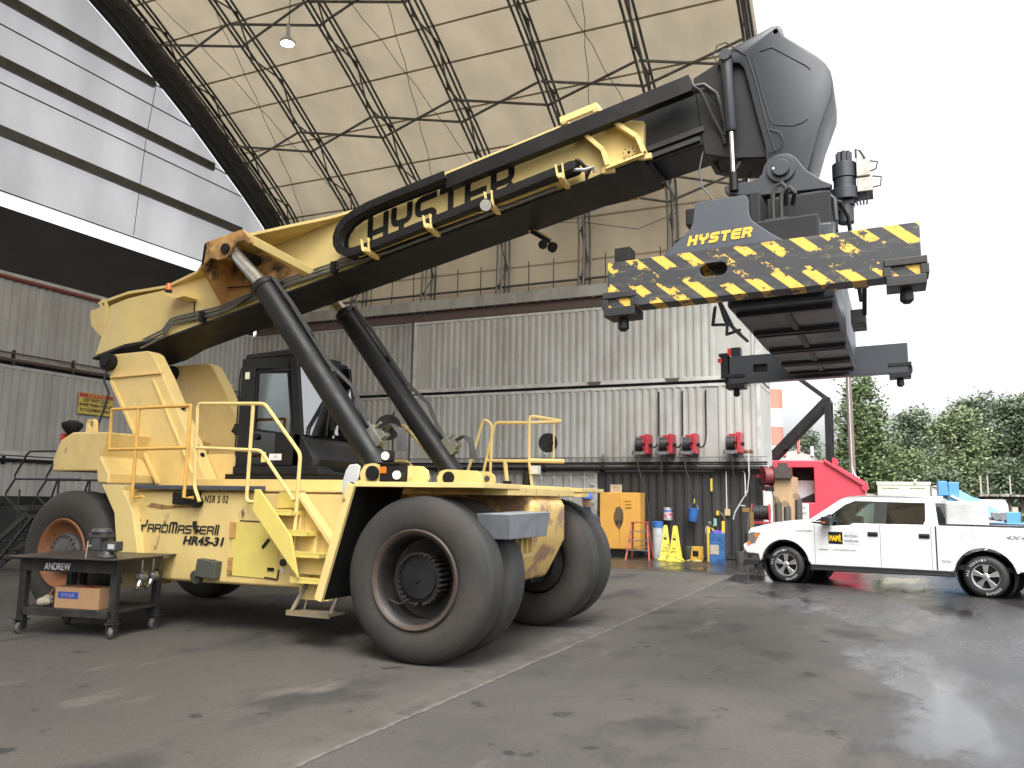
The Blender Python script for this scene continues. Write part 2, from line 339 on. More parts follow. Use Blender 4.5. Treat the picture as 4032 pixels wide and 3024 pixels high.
# ------------------------------------------------------------ ground
def ground_mat(name, inside):
    m = bpy.data.materials.new(name); m.use_nodes = True; nt = m.node_tree; b = nt.nodes['Principled BSDF']; L = nt.links
    N = nt.nodes.new
    tc = N('ShaderNodeTexCoord'); sp = N('ShaderNodeSeparateXYZ'); L.new(tc.outputs['Object'], sp.inputs[0])
    def noise(s, det=6, st=None, rough=0.6):
        n = N('ShaderNodeTexNoise'); n.inputs['Scale'].default_value = s; n.inputs['Detail'].default_value = det; n.inputs['Roughness'].default_value = rough
        if st:
            mp = N('ShaderNodeMapping'); mp.inputs['Scale'].default_value = st; L.new(tc.outputs['Object'], mp.inputs[0]); L.new(mp.outputs[0], n.inputs['Vector'])
        else: L.new(tc.outputs['Object'], n.inputs['Vector'])
        return n.outputs['Fac']
    def rng(v, a, b_, c=0.0, d=1.0):
        r = N('ShaderNodeMapRange'); r.inputs[1].default_value = a; r.inputs[2].default_value = b_; r.inputs[3].default_value = c; r.inputs[4].default_value = d
        L.new(v, r.inputs[0]); return r.outputs[0]
    def math_(op, a, b_=None):
        q = N('ShaderNodeMath'); q.operation = op
        for i, x in enumerate((a, b_)):
            if x is None: continue
            if isinstance(x, (int,float)): q.inputs[i].default_value = x
            else: L.new(x, q.inputs[i])
        return q.outputs[0]
    def mix(f, a, b_):
        q = N('ShaderNodeMix'); q.data_type = 'RGBA'; L.new(f, q.inputs[0])
        for i, x in ((6,a),(7,b_)):
            if isinstance(x, tuple): q.inputs[i].default_value = (*x,1)
            else: L.new(x, q.inputs[i])
        return q.outputs[2]
    if inside: c = mix(rng(noise(0.35), .35, .7), (0.080,0.073,0.062), (0.058,0.053,0.046))
    else: c = mix(rng(noise(0.45), .35, .7), (0.082,0.075,0.068), (0.050,0.047,0.044))
    c = mix(rng(noise(0.9, 6, (1,0.6,1)), .53, .64), c, (0.034,0.032,0.030))      # oil stains
    c = mix(rng(noise(2.6, 3), .64, .69), c, (0.020,0.019,0.018))                   # drips
    c = mix(rng(noise(1.7, 5, (1,0.4,1)), .60, .72), c, (0.115,0.106,0.092))
    c = mix(rng(noise(46, 3), .50, .78), c, (0.034,0.031,0.028))                  # aggregate
    c = mix(rng(noise(75, 2), .72, .80), c, (0.18,0.17,0.155))
    if inside:   # pale worn slab edge
        e = math_('MULTIPLY', rng(sp.outputs[0], -4.25, -3.62), rng(noise(2.2), .40, .62)); c = mix(math_('MULTIPLY', e, 0.75), c, (0.115,0.106,0.092))
        e2 = math_('MULTIPLY', rng(sp.outputs[0], -3.68, -3.63), rng(noise(9), .38, .52)); c = mix(e2, c, (0.15,0.14,0.122))
        wet = math_('MULTIPLY', rng(math_('ADD', sp.outputs[1], rng(noise(0.9), .2, .8, -1.5, 1.5)), 20.5, 22.0), rng(sp.outputs[0], -12.5, -9.5))
    else:
        yy = math_('MULTIPLY', math_('MAXIMUM', math_('SUBTRACT', sp.outputs[1], 12.5), 0.0), 0.42)
        s = math_('ADD', math_('ADD', sp.outputs[0], yy), rng(noise(0.55, 7, (1,0.6,1), .62), .25, .75, -1.7, 1.7))
        wet = rng(s, -0.75, 0.15)
    pud = math_('MULTIPLY', wet, rng(noise(0.5, 5, (1,0.35,1), .55), .44, .56))
    c = mix(math_('MULTIPLY', wet, 0.78), c, (0.024,0.024,0.026))
    L.new(c, b.inputs['Base Color'])
    ro = math_('SUBTRACT', math_('SUBTRACT', 0.82, math_('MULTIPLY', wet, 0.48)), math_('MULTIPLY', pud, 0.22))
    L.new(ro, b.inputs['Roughness'])
    bp = N('ShaderNodeBump'); bp.inputs['Distance'].default_value = 0.012
    L.new(rng(pud, 0, 1, 0.55, 0.06), bp.inputs['Strength'])
    hh = math_('ADD', noise(60, 4), math_('MULTIPLY', noise(9, 4), 1.2)); L.new(hh, bp.inputs['Height']); L.new(bp.outputs[0], b.inputs['Normal'])
    return m
gm = MB(); gm.add([(-900,-700,0),(900,-700,0),(900,1100,0),(-900,1100,0)], [(0,1,2,3)])
tag(gm.build('ground', ground_mat('yard_asphalt', False)), kind='structure')
sm = MB(); edge = [( -3.62+random.uniform(-.012,.012), -14+i*0.06) for i in range(712)]
for i in range(len(edge)-1):
    (xa,ya),(xb,yb) = edge[i], edge[i+1]
    sm.add([(-24.6,ya,.004),(xa,ya,.004),(xb,yb,.004),(-24.6,yb,.004)], [(0,1,2,3)])
tag(sm.build('shop_floor', ground_mat('shop_concrete', True)), kind='structure')

# ------------------------------------------------------------ shipping containers
CG = M('chalky_grey_container', (0.41,0.41,0.385), 0.6, col2=(0.29,0.285,0.26), sc=0.8, lo=0.4, hi=0.72, stretch=(1.3,1,0.5), col3=(0.12,0.10,0.085), sc3=5.0, lo3=0.68, hi3=0.75, bump=0.08, bsc=5)
CGD = M('grimy_shaded_grey_container', (0.34,0.335,0.305), 0.65, col2=(0.22,0.215,0.195), sc=0.9, lo=0.4, hi=0.7, stretch=(1.3,1,0.5), col3=(0.09,0.08,0.07), sc3=4.0, lo3=0.68, hi3=0.74, bump=0.08, bsc=5)  # darker than CG: soot plus the dimmer light there, put in the colour
CB = M('black_container_paint', (0.028,0.028,0.029), 0.55, col2=(0.055,0.053,0.05), sc=1.0, lo=0.45, hi=0.7, stretch=(1.4,1,0.4), bump=0.06, bsc=6)
CF = M('container_rail_grey', (0.50,0.50,0.475), 0.6, col2=(0.33,0.32,0.29), sc=2.2, lo=0.45, hi=0.7, col3=(0.15,0.12,0.09), sc3=7, lo3=0.68, hi3=0.74)
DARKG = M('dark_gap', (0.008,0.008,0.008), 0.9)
def corr(mb, x0, x1, z0, z1, flats=(), pitch=0.252, dep=0.038, y=0.0, place=None):
    pl = place or (lambda x, yy, z: (x, yy, z))
    pts = []; x = x0
    while x < x1-1e-6:
        fl = [f for f in flats if f[0]-1e-6 <= x < f[1]]
        if fl: pts += [(x, y+dep), (min(fl[0][1],x1), y+dep)]; x = fl[0][1]; continue
        p = min(pitch, x1-x); pts += [(x, y+dep), (x+.26*p, y+dep), (x+.43*p, y+.004), (x+.80*p, y+.004), (x+.97*p, y+dep)]; x += p
    pts.append((x1, y+dep)); vs = []
    for a, b_ in pts: vs += [pl(a,b_,z0), pl(a,b_,z1)]
    mb.add(vs, [(2*i, 2*i+2, 2*i+3, 2*i+1) for i in range(len(pts)-1)])
def container(label, Lg, loc, rz=0, panel=None, fr=None, D=2.44, Hh=2.74, flats=(), ends=('l','r'), pockets=(), group='stacked shipping containers forming the workshop walls', pitch=0.252):
    t = thing('shipping_container', label, 'container', loc, rz, group)
    h = Lg/2
    a = MB(); corr(a, -h+.12, h-.12, .17, Hh-.11, flats, pitch); a.build('side_panel', panel, t, ang=20)
    f = MB(); f.box(-h+.17,h-.17, -.002,.06, .035,.165); f.box(-h+.17,h-.17, .0,.07, Hh-.11,Hh-.012)
    for s in (-1,1):
        f.box(s*h, s*(h-.12), .0,.12, .12,Hh-.12); f.box(s*h, s*(h-.12), D-.12,D, .12,Hh-.12)
        f.box(s*h, s*(h-.07), .12,D-.12, .02,.16); f.box(s*h, s*(h-.07), .12,D-.12, Hh-.12,Hh-.01)
    f.build('frame', fr, t, bev=.006)
    c = MB()
    for s in (-1,1):
        for y0 in (-.006, D-.17):
            for z0 in (0, Hh-.118): c.box(s*(h+.006), s*(h-.172), y0, y0+.176, z0, z0+.118)
    c.build('corner_casting', fr, t, bev=.01)
    b = MB(); b.box(-h+.06,h-.06,.09,D-.03,.1,Hh-.03); b.build('shell', panel, t)
    for s, e in ((-1,'l'),(1,'r')):
        if e in ends:
            q = MB(); corr(q, .12, D-.12, .16, Hh-.12, (), .30, .045, 0, lambda x, yy, z, s=s: (s*(h-yy), x, z)); q.build('end_panel', panel, t, ang=20)
    for px_ in pockets:
        k = MB(); k.prism([(px_-.26,.155),(px_+.26,.155),(px_+.2,.04),(px_-.2,.04)], lambda x,z:(x,-.006,z), lambda x,z:(x,.05,z)); k.build('fork_pocket', BROWN, t)
    return t
YW = 26.3
xr = -3.63
ct = container('light grey container at top right of the back wall, under the brown beam', 12.6, (xr-6.3,YW,5.585), panel=CG, fr=CF, flats=((4.92,6.0),(-6.18,-5.65)), pockets=(.88,3.55))
cm = container('light grey container at right of the middle row, red hose reels hung on it', 12.6, (xr-6.3,YW,2.79), panel=CG, fr=CF, flats=((4.30,4.92),(-6.18,-5.6)))
ct2 = container('grimy container at left of the top row, mostly behind the lift cylinders', 12.2, (xr-12.72-6.1,YW,5.585), panel=CGD, fr=CGD, ends=('r',), pitch=.265)
cm2 = container('grimy container at left of the middle row, behind the black cab', 12.2, (xr-12.72-6.1,YW,2.79), panel=CGD, fr=CGD, ends=('r',), flats=((5.3,5.75),), pitch=.265)
cb = container('black painted container on the ground behind the yellow cabinet', 5.24, (xr-2.62,YW,0.0), panel=CB, fr=CB, ends=('l',), pitch=.29)
we = MB(); corr(we, .12, 2.32, .16, 2.62, (), .26, .04, 0, lambda x, yy, z: (2.62-yy, x, z)); we.build('end_panel', M('white_end_paint', (0.62,0.62,0.6), .5, col2=(.45,.45,.43), sc=3), cb, ang=20)['label'] = 'white painted end wall'
cl = container('grey corrugated container on the ground, left of the container doors', 12.0, (xr-7.86-6.0,YW,0.0), panel=CGD, fr=CGD, ends=())
dd = thing('shipping_container', 'pale container showing its closed double doors, beside the black container', 'container', (xr-6.53,YW,0), 0, 'stacked shipping containers forming the workshop walls')
f = MB(); f.box(-1.22,-1.1,0,.12,0,2.74); f.box(1.1,1.22,0,.12,0,2.74); f.box(-1.1,1.1,.0,.1,2.6,2.74); f.box(-1.1,1.1,0,.1,0,.15); f.build('frame', CF, dd, bev=.008)
f = MB(); f.box(-1.2,1.2,.14,5.9,.05,2.7); f.build('shell', CG, dd)
for s in (-1,1):
    q = MB(); q.box(s*.015,s*1.095,.03,.08,.16,2.59)
    for zz in (.75,1.35,1.95): q.box(s*.06,s*1.05,.015,.029,zz-.05,zz+.05)
    dr = q.build('door', CG, dd, bev=.006)
    for xx in (.3,.78):
        q = MB(); q.cyl((s*xx,-.03,.08),(s*xx,-.03,2.68),.019,n=8)
        for zz in (.2,.95,1.8,2.5): q.box(s*xx-.05,s*xx+.05,-.045,.028,zz-.04,zz+.04)
        q.build('lock_rod', CF, dr)
    q = MB()
    for zz in (.4,1.0,1.7,2.3): q.box(s*1.0,s*1.16,-.02,.027,zz-.045,zz+.045)
    q.build('hinge', CF, dr)
# left wall, along Y, facing +X
for k, (zz, lab) in enumerate(((0.0,'bottom container of the left wall, behind the rolling stairs'),(2.79,'middle container of the left wall, carrying the notice sign'),(5.585,'top container of the left wall, below the dark tarpaulin'))):
    container('grey corrugated '+lab, 12.6, (-24.0, 19.95, zz), R(90), CG if k else CG, CF, ends=(), pitch=.262)
# near the left edge the wall goes on outside the picture: a short container behind each
# ------------------------------------------------------------ fabric shelter
prof0 = [(28.15,8.95),(28.25,10.3),(28.18,11.9),(27.7,13.45),(26.2,14.65),(24.3,15.85),(22.4,17.0),(20.3,18.1),(18.5,19.0),(15.0,20.4),(11.5,21.5),(8.0,22.3),(4.0,22.2),(0.0,21.2),(-5.0,18.9),(-9.0,15.8),(-11.5,12.0),(-12.0,8.9)]
def crom(P, n=5):
    out = []
    for i in range(len(P)-1):
        p0, p1, p2, p3 = [Vector(P[max(0,min(len(P)-1,i+k))]) for k in (-1,0,1,2)]
        for j in range(n):
            t = j/n; out.append(0.5*((2*p1)+(p2-p0)*t+(2*p0-5*p1+4*p2-p3)*t*t+(3*p1-p0-3*p2+p3)*t**3))
    out.append(Vector(P[-1])); return out
prof = crom(prof0)
def inward(pr, d):
    out = []
    for i, p in enumerate(pr):
        t = (pr[min(i+1,len(pr)-1)]-pr[max(i-1,0)]).normalized(); n = Vector((t.y,-t.x)); n = n if n.x*(10-p.x)+n.y*(5-p.y) > 0 else -n
        out.append(p+n*d)
    return out
FX0, FX1 = -3.15, -24.1
ROOFM = fabric('roof_membrane', (0.60,0.515,0.37), 0.30); GABM = fabric('gable_membrane', (0.97,0.97,0.98), 0.85, 0.4)
sh = thing('fabric_shelter', 'arched beige fabric roof on steel lattice trusses over the workshop', 'shelter', (-13.7,27.4,8.36))
OFF = Vector(sh.location)
def spart(mb, name, mat, par=None, **k):
    mb.v = [tuple(Vector(v)-OFF) for v in mb.v]; return mb.build(name, mat, par or sh, **k)
q = MB(); xs = [FX0+(FX1-FX0)*i/24 for i in range(25)]
vs = [(x, p.x, p.y) for x in xs for p in prof]; n = len(prof)
q.add(vs, [(i*n+j,i*n+j+1,(i+1)*n+j+1,(i+1)*n+j) for i in range(24) for j in range(n-1)]); spart(q, 'roof_cover', ROOFM)
SEAM = fabric('seam_membrane', (0.42,0.34,0.23), 0.2)
pin = inward(prof, .012)
acc = 0; nxt = 1.6; q = MB()
for i in range(1, len(pin)):
    acc += (prof[i]-prof[i-1]).length
    if acc > nxt:
        nxt += 1.62; a = pin[i]; b_ = pin[i]+(pin[i]-pin[i-1]).normalized()*.07
        q.add([(FX0-.05,a.x,a.y),(FX1,a.x,a.y),(FX1,b_.x,b_.y),(FX0-.05,b_.x,b_.y)], [(0,1,2,3)])
spart(q, 'roof_seam', SEAM)
i1, i2 = inward(prof, .14), inward(prof, .85)
def arch_mesh(hw, st=6):
    m1 = MB()
    for pr in (i1, i2):
        for s in (-1,1): m1.tube([(s*hw,p.x-OFF.y,p.y-OFF.z) for p in pr], .045, 6)
    for k in range(0, len(prof)-st, st):
        h_ = st//2
        m1.tube([(0,i1[k].x-OFF.y,i1[k].y-OFF.z),(0,i2[k+h_].x-OFF.y,i2[k+h_].y-OFF.z),(0,i1[k+st].x-OFF.y,i1[k+st].y-OFF.z)], .032, 5)
        m1.tube([(-hw,i2[k+h_].x-OFF.y,i2[k+h_].y-OFF.z),(hw,i2[k+h_].x-OFF.y,i2[k+h_].y-OFF.z)], .05, 5)
        m1.tube([(hw,i1[k].x-OFF.y,i1[k].y-OFF.z),(-hw,i1[k].x-OFF.y,i1[k].y-OFF.z)], .05, 5)
    return m1
TX = [-3.35-3.29*i for i in range(7)]
am = arch_mesh(.09); a0 = am.build('arch_truss', TRUSS, sh, ang=60)
for i, x in enumerate(TX):
    o = a0 if i == 0 else a0.copy()
    if i: COL.objects.link(o); o.parent = sh
    o.location = (x-OFF.x, 0, 0)
def nearest(z, pr, ymin=10): return min(range(len(pr)), key=lambda k: abs(pr[k].y-z) if pr[k].x > ymin else 99)
for z1, z2 in ((12.2,12.9),(15.0,15.45),(17.2,17.55),(19.8,20.1)):
    k1, k2 = nearest(z1, i2), nearest(z2, i2)
    if k1 == k2: k2 += 1
    A, B = i2[k1], i2[k2]
    q = MB()
    for i in range(6):
        q.tube([(TX[i],A.x,A.y),(TX[i+1],B.x,B.y)], .045, 6); q.tube([(TX[i]-.09,B.x,B.y),(TX[i+1]-.09,A.x,A.y)], .045, 6)
    spart(q, 'purlin', TRUSS)
q = MB()
for i in (1,3,5):
    k1, k2 = nearest(12.4, i1), nearest(19.9, i1)
    q.tube([(TX[i]-(TX[i]-TX[i+1])*j/24, i1[round(k1+(k2-k1)*j/24)].x, i1[round(k1+(k2-k1)*j/24)].y) for j in range(25)], .012, 5)
    q.tube([(TX[i+1]+(TX[i]-TX[i+1])*j/24, i1[round(k1+(k2-k1)*j/24)].x, i1[round(k1+(k2-k1)*j/24)].y) for j in range(25)], .012, 5)
spart(q, 'brace_cable', CABLE)
# eaves: brown beam, sooty fascia, tension pipe and hold-down rods
q = MB(); q.box(-24,-3.4,YW+.10,YW+.16,8.36,8.70); q.box(-24,-3.4,YW-.02,YW+.3,8.33,8.36); q.box(-24,-3.4,YW-.02,YW+.3,8.70,8.73); spart(q, 'eaves_beam', BROWN)
q = MB(); q.box(-24,-3.4,YW+.0,YW+.05,8.72,9.13)
for i in range(50): 
    x = -3.6-.42*i; q.box(x,x-.07,YW-.005,YW+.03,8.68,8.76)
spart(q, 'fascia', SOOT)
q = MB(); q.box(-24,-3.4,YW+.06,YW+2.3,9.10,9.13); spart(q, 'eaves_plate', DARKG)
q = MB(); q.tube([(-24,28.0,9.85),(-3.3,28.0,9.85)], .05, 8); spart(q, 'tension_pipe', TRUSS)
hr = spart(MB().tube([(-4.1,27.98,9.1),(-4.1,27.98,10.75)], .02, 5), 'hold_down_rod', CABLE)
for i in range(1,20):
    o = hr.copy(); COL.objects.link(o); o.parent = sh; o.location = (-1.02*i,0,0)
q = MB(); q.tube([(-6.6,28.0,11.9),(-8.0,28.0,11.5),(-9.9,27.9,11.95),(-13,27.9,12.4)], .015, 5); spart(q, 'sagging_cable', CABLE)
q = MB(); q.box(-24,-3.3,-12.05,-12.0,.0,9.0); spart(q, 'added_light_blocker', SOOT)  # unseen wall, added to keep daylight out of the near side
# gable at the far left end
low = inward(prof, 1.12); gx = -24.0
q = MB(); poly = [(p.x,p.y) for p in low if p.y > 10.8]; ytop = poly[0][0]
poly = [(ytop-.02,10.69)]+poly+[(0,10.69)]
q.yz(poly, gx-.08, gx-.075); spart(q, 'gable_cover', GABM)
q = MB()
up = inward(prof, .03); idx = [i for i in range(len(prof)) if prof[i].y > 10.2]
for i in idx[:-1]:
    q.add([(gx-.03,low[i].x,low[i].y),(gx-.03,up[i].x,up[i].y),(gx-.03,up[i+1].x,up[i+1].y),(gx-.03,low[i+1].x,low[i+1].y)], [(0,1,2,3)])
spart(q, 'gable_flap', TRUSSD)
q = MB()
for pr in (inward(prof,.25), low):
    for s in (0,.35): q.tube([(gx+.25+s,pr[i].x,pr[i].y) for i in idx], .06, 6)
for k in idx[:-3:3]:
    q.tube([(gx+.25,up[k].x,up[k].y),(gx+.25,low[k+3].x,low[k+3].y)], .035, 5); q.tube([(gx+.6,low[k].x,low[k].y),(gx+.6,low[k+3].x,low[k+3].y)], .03, 5)
    q.tube([(gx+.6,low[k].x,low[k].y),(gx+.25,up[k].x,up[k].y)], .03, 5)
spart(q, 'gable_truss', TRUSSD)
GBM = M('gable_beam_steel', (0.10,0.095,0.085), .6, .2, col2=(.06,.056,.05), sc=2)
for z, y1 in ((16.55,20.2),(14.55,23.3),(12.45,25.0)):
    q = MB(); q.beam((gx+.15,2,z),(gx+.15,y1,z),.14,.30); q.tube([(gx+.15,y1,z),(gx+.15,y1+1.7,z-.05)], .025, 5); spart(q, 'gable_beam', GBM)
q = MB()
for z, y1 in ((15.75,22.6),(13.95,25.0)): q.tube([(gx+.05,2,z),(gx+.05,y1,z)], .025, 5)
q.tube([(gx+.2,20.3,17.0),(gx+.2,20.0,14.4),(gx+.2,19.8,10.7)], .012, 5)
q.tube([(gx+.0,2,10.7),(gx+.0,25.8,10.7)], .02, 5); spart(q, 'gable_cable', CABLE)
q = MB(); q.box(gx-.30,gx-.25,2,26.5,8.34,10.32); o = tag(q.build('tarpaulin', M('dark_tarpaulin', (0.018,0.016,0.016), .8, col2=(.026,.024,.023), sc=.6)), 'dark tarpaulin screen stretched above the left container wall', 'tarpaulin')
q = MB(); q.tube([(gx+.03,13,8.15),(gx+.03,20,8.12),(gx+.03,24,8.0)], .06, 6); tag(q.build('fabric_strap', M('red_strap', (.20,.05,.04), .8)), 'dull red strap running along the top edge of the left container wall', 'strap')

# high-bay lamps hang from the trusses
def highbay(x, y, z, zt, lab):
    t = thing('high_bay_lamp', lab, 'lamp', (x,y,z), 0, 'high-bay lamps under the roof')
    q = MB(); q.lathe([(0,.20),(.03,.24),(.07,.24),(.17,.13),(.22,.11),(.24,.075)], (0,0,0), (0,0,1), 24); q.build('reflector', GREYC, t)
    q = MB(); q.cyl((0,0,.241),(0,0,.62),.065); q.build('driver_housing', GREYC, t)
    q = MB(); q.lathe([(-.012,.19),(-.004,.195)], (0,0,0), (0,0,1), 24); q.build('lens', M('lit_lamp', (1,.86,.62), .5, emit=60), t)
    q = MB(); q.tube([(0,0,.62),(.03,0,.75),(0,0,zt-z)], .014, 5); q.build('cord', CABLE, t)
highbay(-16.8,19.1,15.9,17.7,"lit white lamp hanging on a short cord beneath the left roof trusses")
highbay(-10.0,18.87,15.75,17.8,"lit lamp at the top edge of the view, above the boom")
# ------------------------------------------------------------ reach stacker (x forward, near side = -y, z up)
rs = thing('reach_stacker', 'yellow reach stacker with raised black boom head and container spreader', 'reach stacker', (-4.68, 9.82, 0))
def zt(x): return 6.27+.222*x
def zb(x): return 5.45+.2165*x
def side(poly, r0, r1, name, mat, par=rs, bev=0.0): return MB().xz(poly, -r0, -r1).build(name, mat, par, bev=bev)
# --- chassis
side([(-5.08,1.80),(-1.30,1.80),(-1.30,.95),(-1.95,.62),(-4.62,.60),(-4.72,.96),(-4.87,1.51)], 1.45, -1.45, 'chassis', YELW, bev=.05)
side([(-1.30,1.90),(.55,1.90),(.72,1.70),(.72,1.25),(.45,.75),(-1.3,.75)], .55, -.55, 'front_frame', PEEL, bev=.06)
MB().box(-1.3,.7,-.92,.92,1.80,1.90).box(-1.3,.62,-1.0,1.0,1.9,1.93).build('front_deck', YELW, rs, bev=.01)
MB().box(-.35,.25,-.98,-.5,.65,1.15).box(-.35,.25,.5,.98,.65,1.15).cyl((0,-1.6,.89),(0,1.6,.89),.30,n=24).build('front_axle', BLKM, rs, bev=.02)
for s in (1,-1):
    side([(-5.46,1.87),(-5.17,1.48),(-5.10,1.14),(-4.88,.47),(-4.49,.53),(-4.67,.97),(-4.82,1.51),(-5.03,1.79),(-5.02,1.87)], s*1.57, s*1.1, 'fender_strut', YEL, bev=.008)
MB().cyl((-6.17,-1.5,.89),(-6.17,1.5,.89),.18).box(-6.4,-5.9,-.5,.5,.7,1.25).box(-6.9,-4.9,-.75,.75,.9,1.75).build('steer_axle', BLKM, rs)
side([(-6.62,2.06),(-6.62,2.26),(-6.49,2.52),(-6.25,2.63),(-5.52,2.62),(-5.62,2.26),(-5.42,2.02),(-5.42,1.89),(-5.64,1.89),(-5.68,2.06)], 1.5, -1.5, 'counterweight', YELW, bev=.025)
o = side([(-6.34,2.60),(-6.33,2.80),(-6.29,2.85),(-6.18,2.85),(-6.13,2.80),(-6.12,2.60)], 1.22, 1.17, 'lifting_lug', YELP); carve(o, MB().cyl((-6.235,-1.4,2.77),(-6.235,-1.0,2.77),.05), .006)
MB().lathe([(0,.05),(.04,.09),(.12,.15),(.18,.15),(.22,.06)], (-6.66,-1.2,2.62), (0,0,1), 20).build('rear_horn', BLKM, rs)
MB().box(-6.84,-6.75,-1.26,-1.14,2.50,2.64).build('tail_lamp', REDL, rs, bev=.01)
# --- deck
MB().box(-4.95,-1.32,-1.46,1.46,1.802,1.83).box(-4.3,-1.3,-.98,.98,1.83,1.97).build('deck', YELW, rs, bev=.008)
for s in (1,-1): MB().box(-4.93,-2.60,-s*1.53,-s*1.475,1.815,1.872).build('deck_edge', SLATE, rs, bev=.005)
# --- towers that carry the boom pivot
for s in (1,-1):
    tw = side([(-6.5,3.5),(-6.53,3.86),(-6.46,3.93),(-5.72,3.94),(-5.62,3.89),(-5.45,3.66),(-5.36,3.54),(-4.27,1.85),(-5.30,1.85)], s*.74, s*.50, 'boom_support', YELP, bev=.012)
    q = MB().beam((-6.46,-s*.752,3.56),(-5.38,-s*.752,3.58),.05,.03).beam((-6.45,-s*.753,3.5),(-5.28,-s*.753,1.9),.04,.05).beam((-5.55,-s*.753,3.5),(-4.50,-s*.753,1.9),.04,.03); q.build('stiffener', YELP, tw, bev=.004)
    q = MB()
    for (x,z) in ((-5.05,3.02),(-4.98,2.78),(-4.72,2.42),(-4.62,2.3)): q.cyl((x+.0,-s*.62,z),(x+.06,-s*.62,z+.04),.035,n=10)
    q.build('access_hole', BLKM, tw)
    q = MB().cyl((-6.49,-s*.45,3.80),(-6.49,-s*.86,3.80),.135,n=24).cyl((-6.49,-s*.85,3.80),(-6.49,-s*.885,3.80),.09,n=16); q.build('pivot_pin', BLKM, tw, bev=.008)
    MB().tube([(-6.5,-s*.8,3.72),(-6.55,-s*.8,3.5),(-6.42,-s*.8,3.3),(-6.5,-s*.8,3.05),(-6.6,-s*.82,2.75)], .02, 6).build('pivot_hose', HOSE, tw)
side([(-4.3,1.9),(-4.6,2.35),(-3.6,2.35),(-3.6,1.98),(-4.0,1.97)], .5, -.5, 'cross_member', YELP, bev=.01)
# --- wheels
def wheel(x, r_in, r_out, s, steer=False):
    Rw, W_ = .89, r_out-r_in; o = (x, -s*r_out, Rw); ax = (0, s, 0)      # along points inward from the outer face
    rb = .50 if not steer else .46
    pr = [(.05,rb),(.02,rb+.03),(.0,rb+.09),(-.012,.66),(-.004,.76),(.03,.83),(.06,.862),(.075,.868),(.09,.885),(.16,.89),(W_-.16,.89),(W_-.09,.885),(W_-.03,.83),(W_,.74),(W_+.01,.6),(W_-.04,rb),(W_-.1,rb-.04),(.1,rb-.04)]
    q = MB().lathe(pr, o, ax, 96, closed=True); t = q.build('wheel', RUBBER, rs, ang=50)
    t.data.materials.append(TREAD)
    for p in t.data.polygons:
        c = p.center; rad = math.hypot(c.x-x, c.z-Rw)
        if rad > .868: p.material_index = 1
        # the tyre stands flattened on the floor
    for v in t.data.vertices:
        if v.co.z < .012: v.co.z = .012
    q = MB().lathe([(.02,rb-.03),(-.012,rb-.005),(-.02,rb+.02),(0,rb+.035),(.012,rb+.03)], o, ax, 64, closed=True); q.build('rim_flange', RIMB if not steer else RIMO, t, ang=50)
    if not steer:
        q = MB().lathe([(.012,rb-.02),(.05,rb-.05),(.10,rb-.06),(.30,rb-.075),(.34,.30),(.345,.05)], o, ax, 64, caps=(False,True)); q.build('rim', RIMK, t, ang=50)
    else:
        q = MB().lathe([(.012,rb-.02),(.05,rb-.06),(.10,.36),(.12,.22),(.12,.20)], o, ax, 64, caps=(False,True)); q.build('rim', RIMO, t, ang=50)
        q = MB().lathe([(.12,.30),(.06,.28),(.03,.24),(.0,.13),(-.05,.12),(-.06,.10)], o, ax, 40); q.build('hub', HUBG, t, ang=40)
        q = MB()
        for k in range(20):
            a = 2*math.pi*k/20; c = Vector((x+.25*math.cos(a), -s*(r_out-.05), Rw+.25*math.sin(a))); q.cyl(c, c+Vector((0,-s*.05,0)), .018, n=6)
        q.build('lug_nut_ring', HUBG, t)
    return t
for s in (1,-1):
    t = wheel(0, 1.60, 2.08, s)
    q = MB().lathe([(.34,.25),(.13,.25),(.12,.215),(.10,.205),(.095,.03),(.07,.025)], (0,-s*2.08,.89), (0,s,0), 48); q.build('hub', BLK, t, ang=40)
    q = MB()
    for k in range(30):
        if k in (23,): continue
        a = 2*math.pi*k/30; c = Vector((.268*math.cos(a), -s*1.98, .89+.268*math.sin(a)))
        q.cyl(c+Vector((0,s*.22,0)), c+Vector((0,-s*.0,0)), .021, n=6); q.cyl(c, c+Vector((0,-s*.03,0)), .013, n=6)
    q.build('lug_nut_ring', RIMK, t)
    wheel(0, 1.06, 1.54, s)
    wheel(-6.17, 1.08, 1.57, s, True)
MB().tube([(-.35,-2.0,.66),(-.2,-2.03,.62),(-.12,-2.02,.66)], .012, 5).build('valve_stem', RIMK, rs)
# --- fenders
for s in (1,-1):
    out = [(-.82,2.08),(-.06,2.08),(.12,2.0),(.77,2.0),(.77,1.02),(-.82,1.02)]
    q = MB().prism(out, lambda a,b: (a,-s*b,1.87), lambda a,b: (a,-s*b,1.925)); fd = q.build('fender', YELW, rs, bev=.006)
    MB().hexa([(-1.19,-s*2.08,.60),(-1.25,-s*2.08,.62),(-1.25,-s*1.05,.62),(-1.19,-s*1.05,.60),(-.80,-s*2.08,1.90),(-.87,-s*2.08,1.92),(-.87,-s*1.05,1.92),(-.80,-s*1.05,1.90)]).build('mud_flap', BLKM, fd); MB().beam((-1.22,-s*2.09,.60),(-.835,-s*2.09,1.90),.10,.05,(0,1,0)).build('flap_edge', YELW, fd, bev=.006)  # flap coloured black for the shade and dirt behind the tyre
    MB().box(.45,.76,-s*1.04,-s*1.35,1.80,1.868).build('fender_box', YELW, fd, bev=.006)
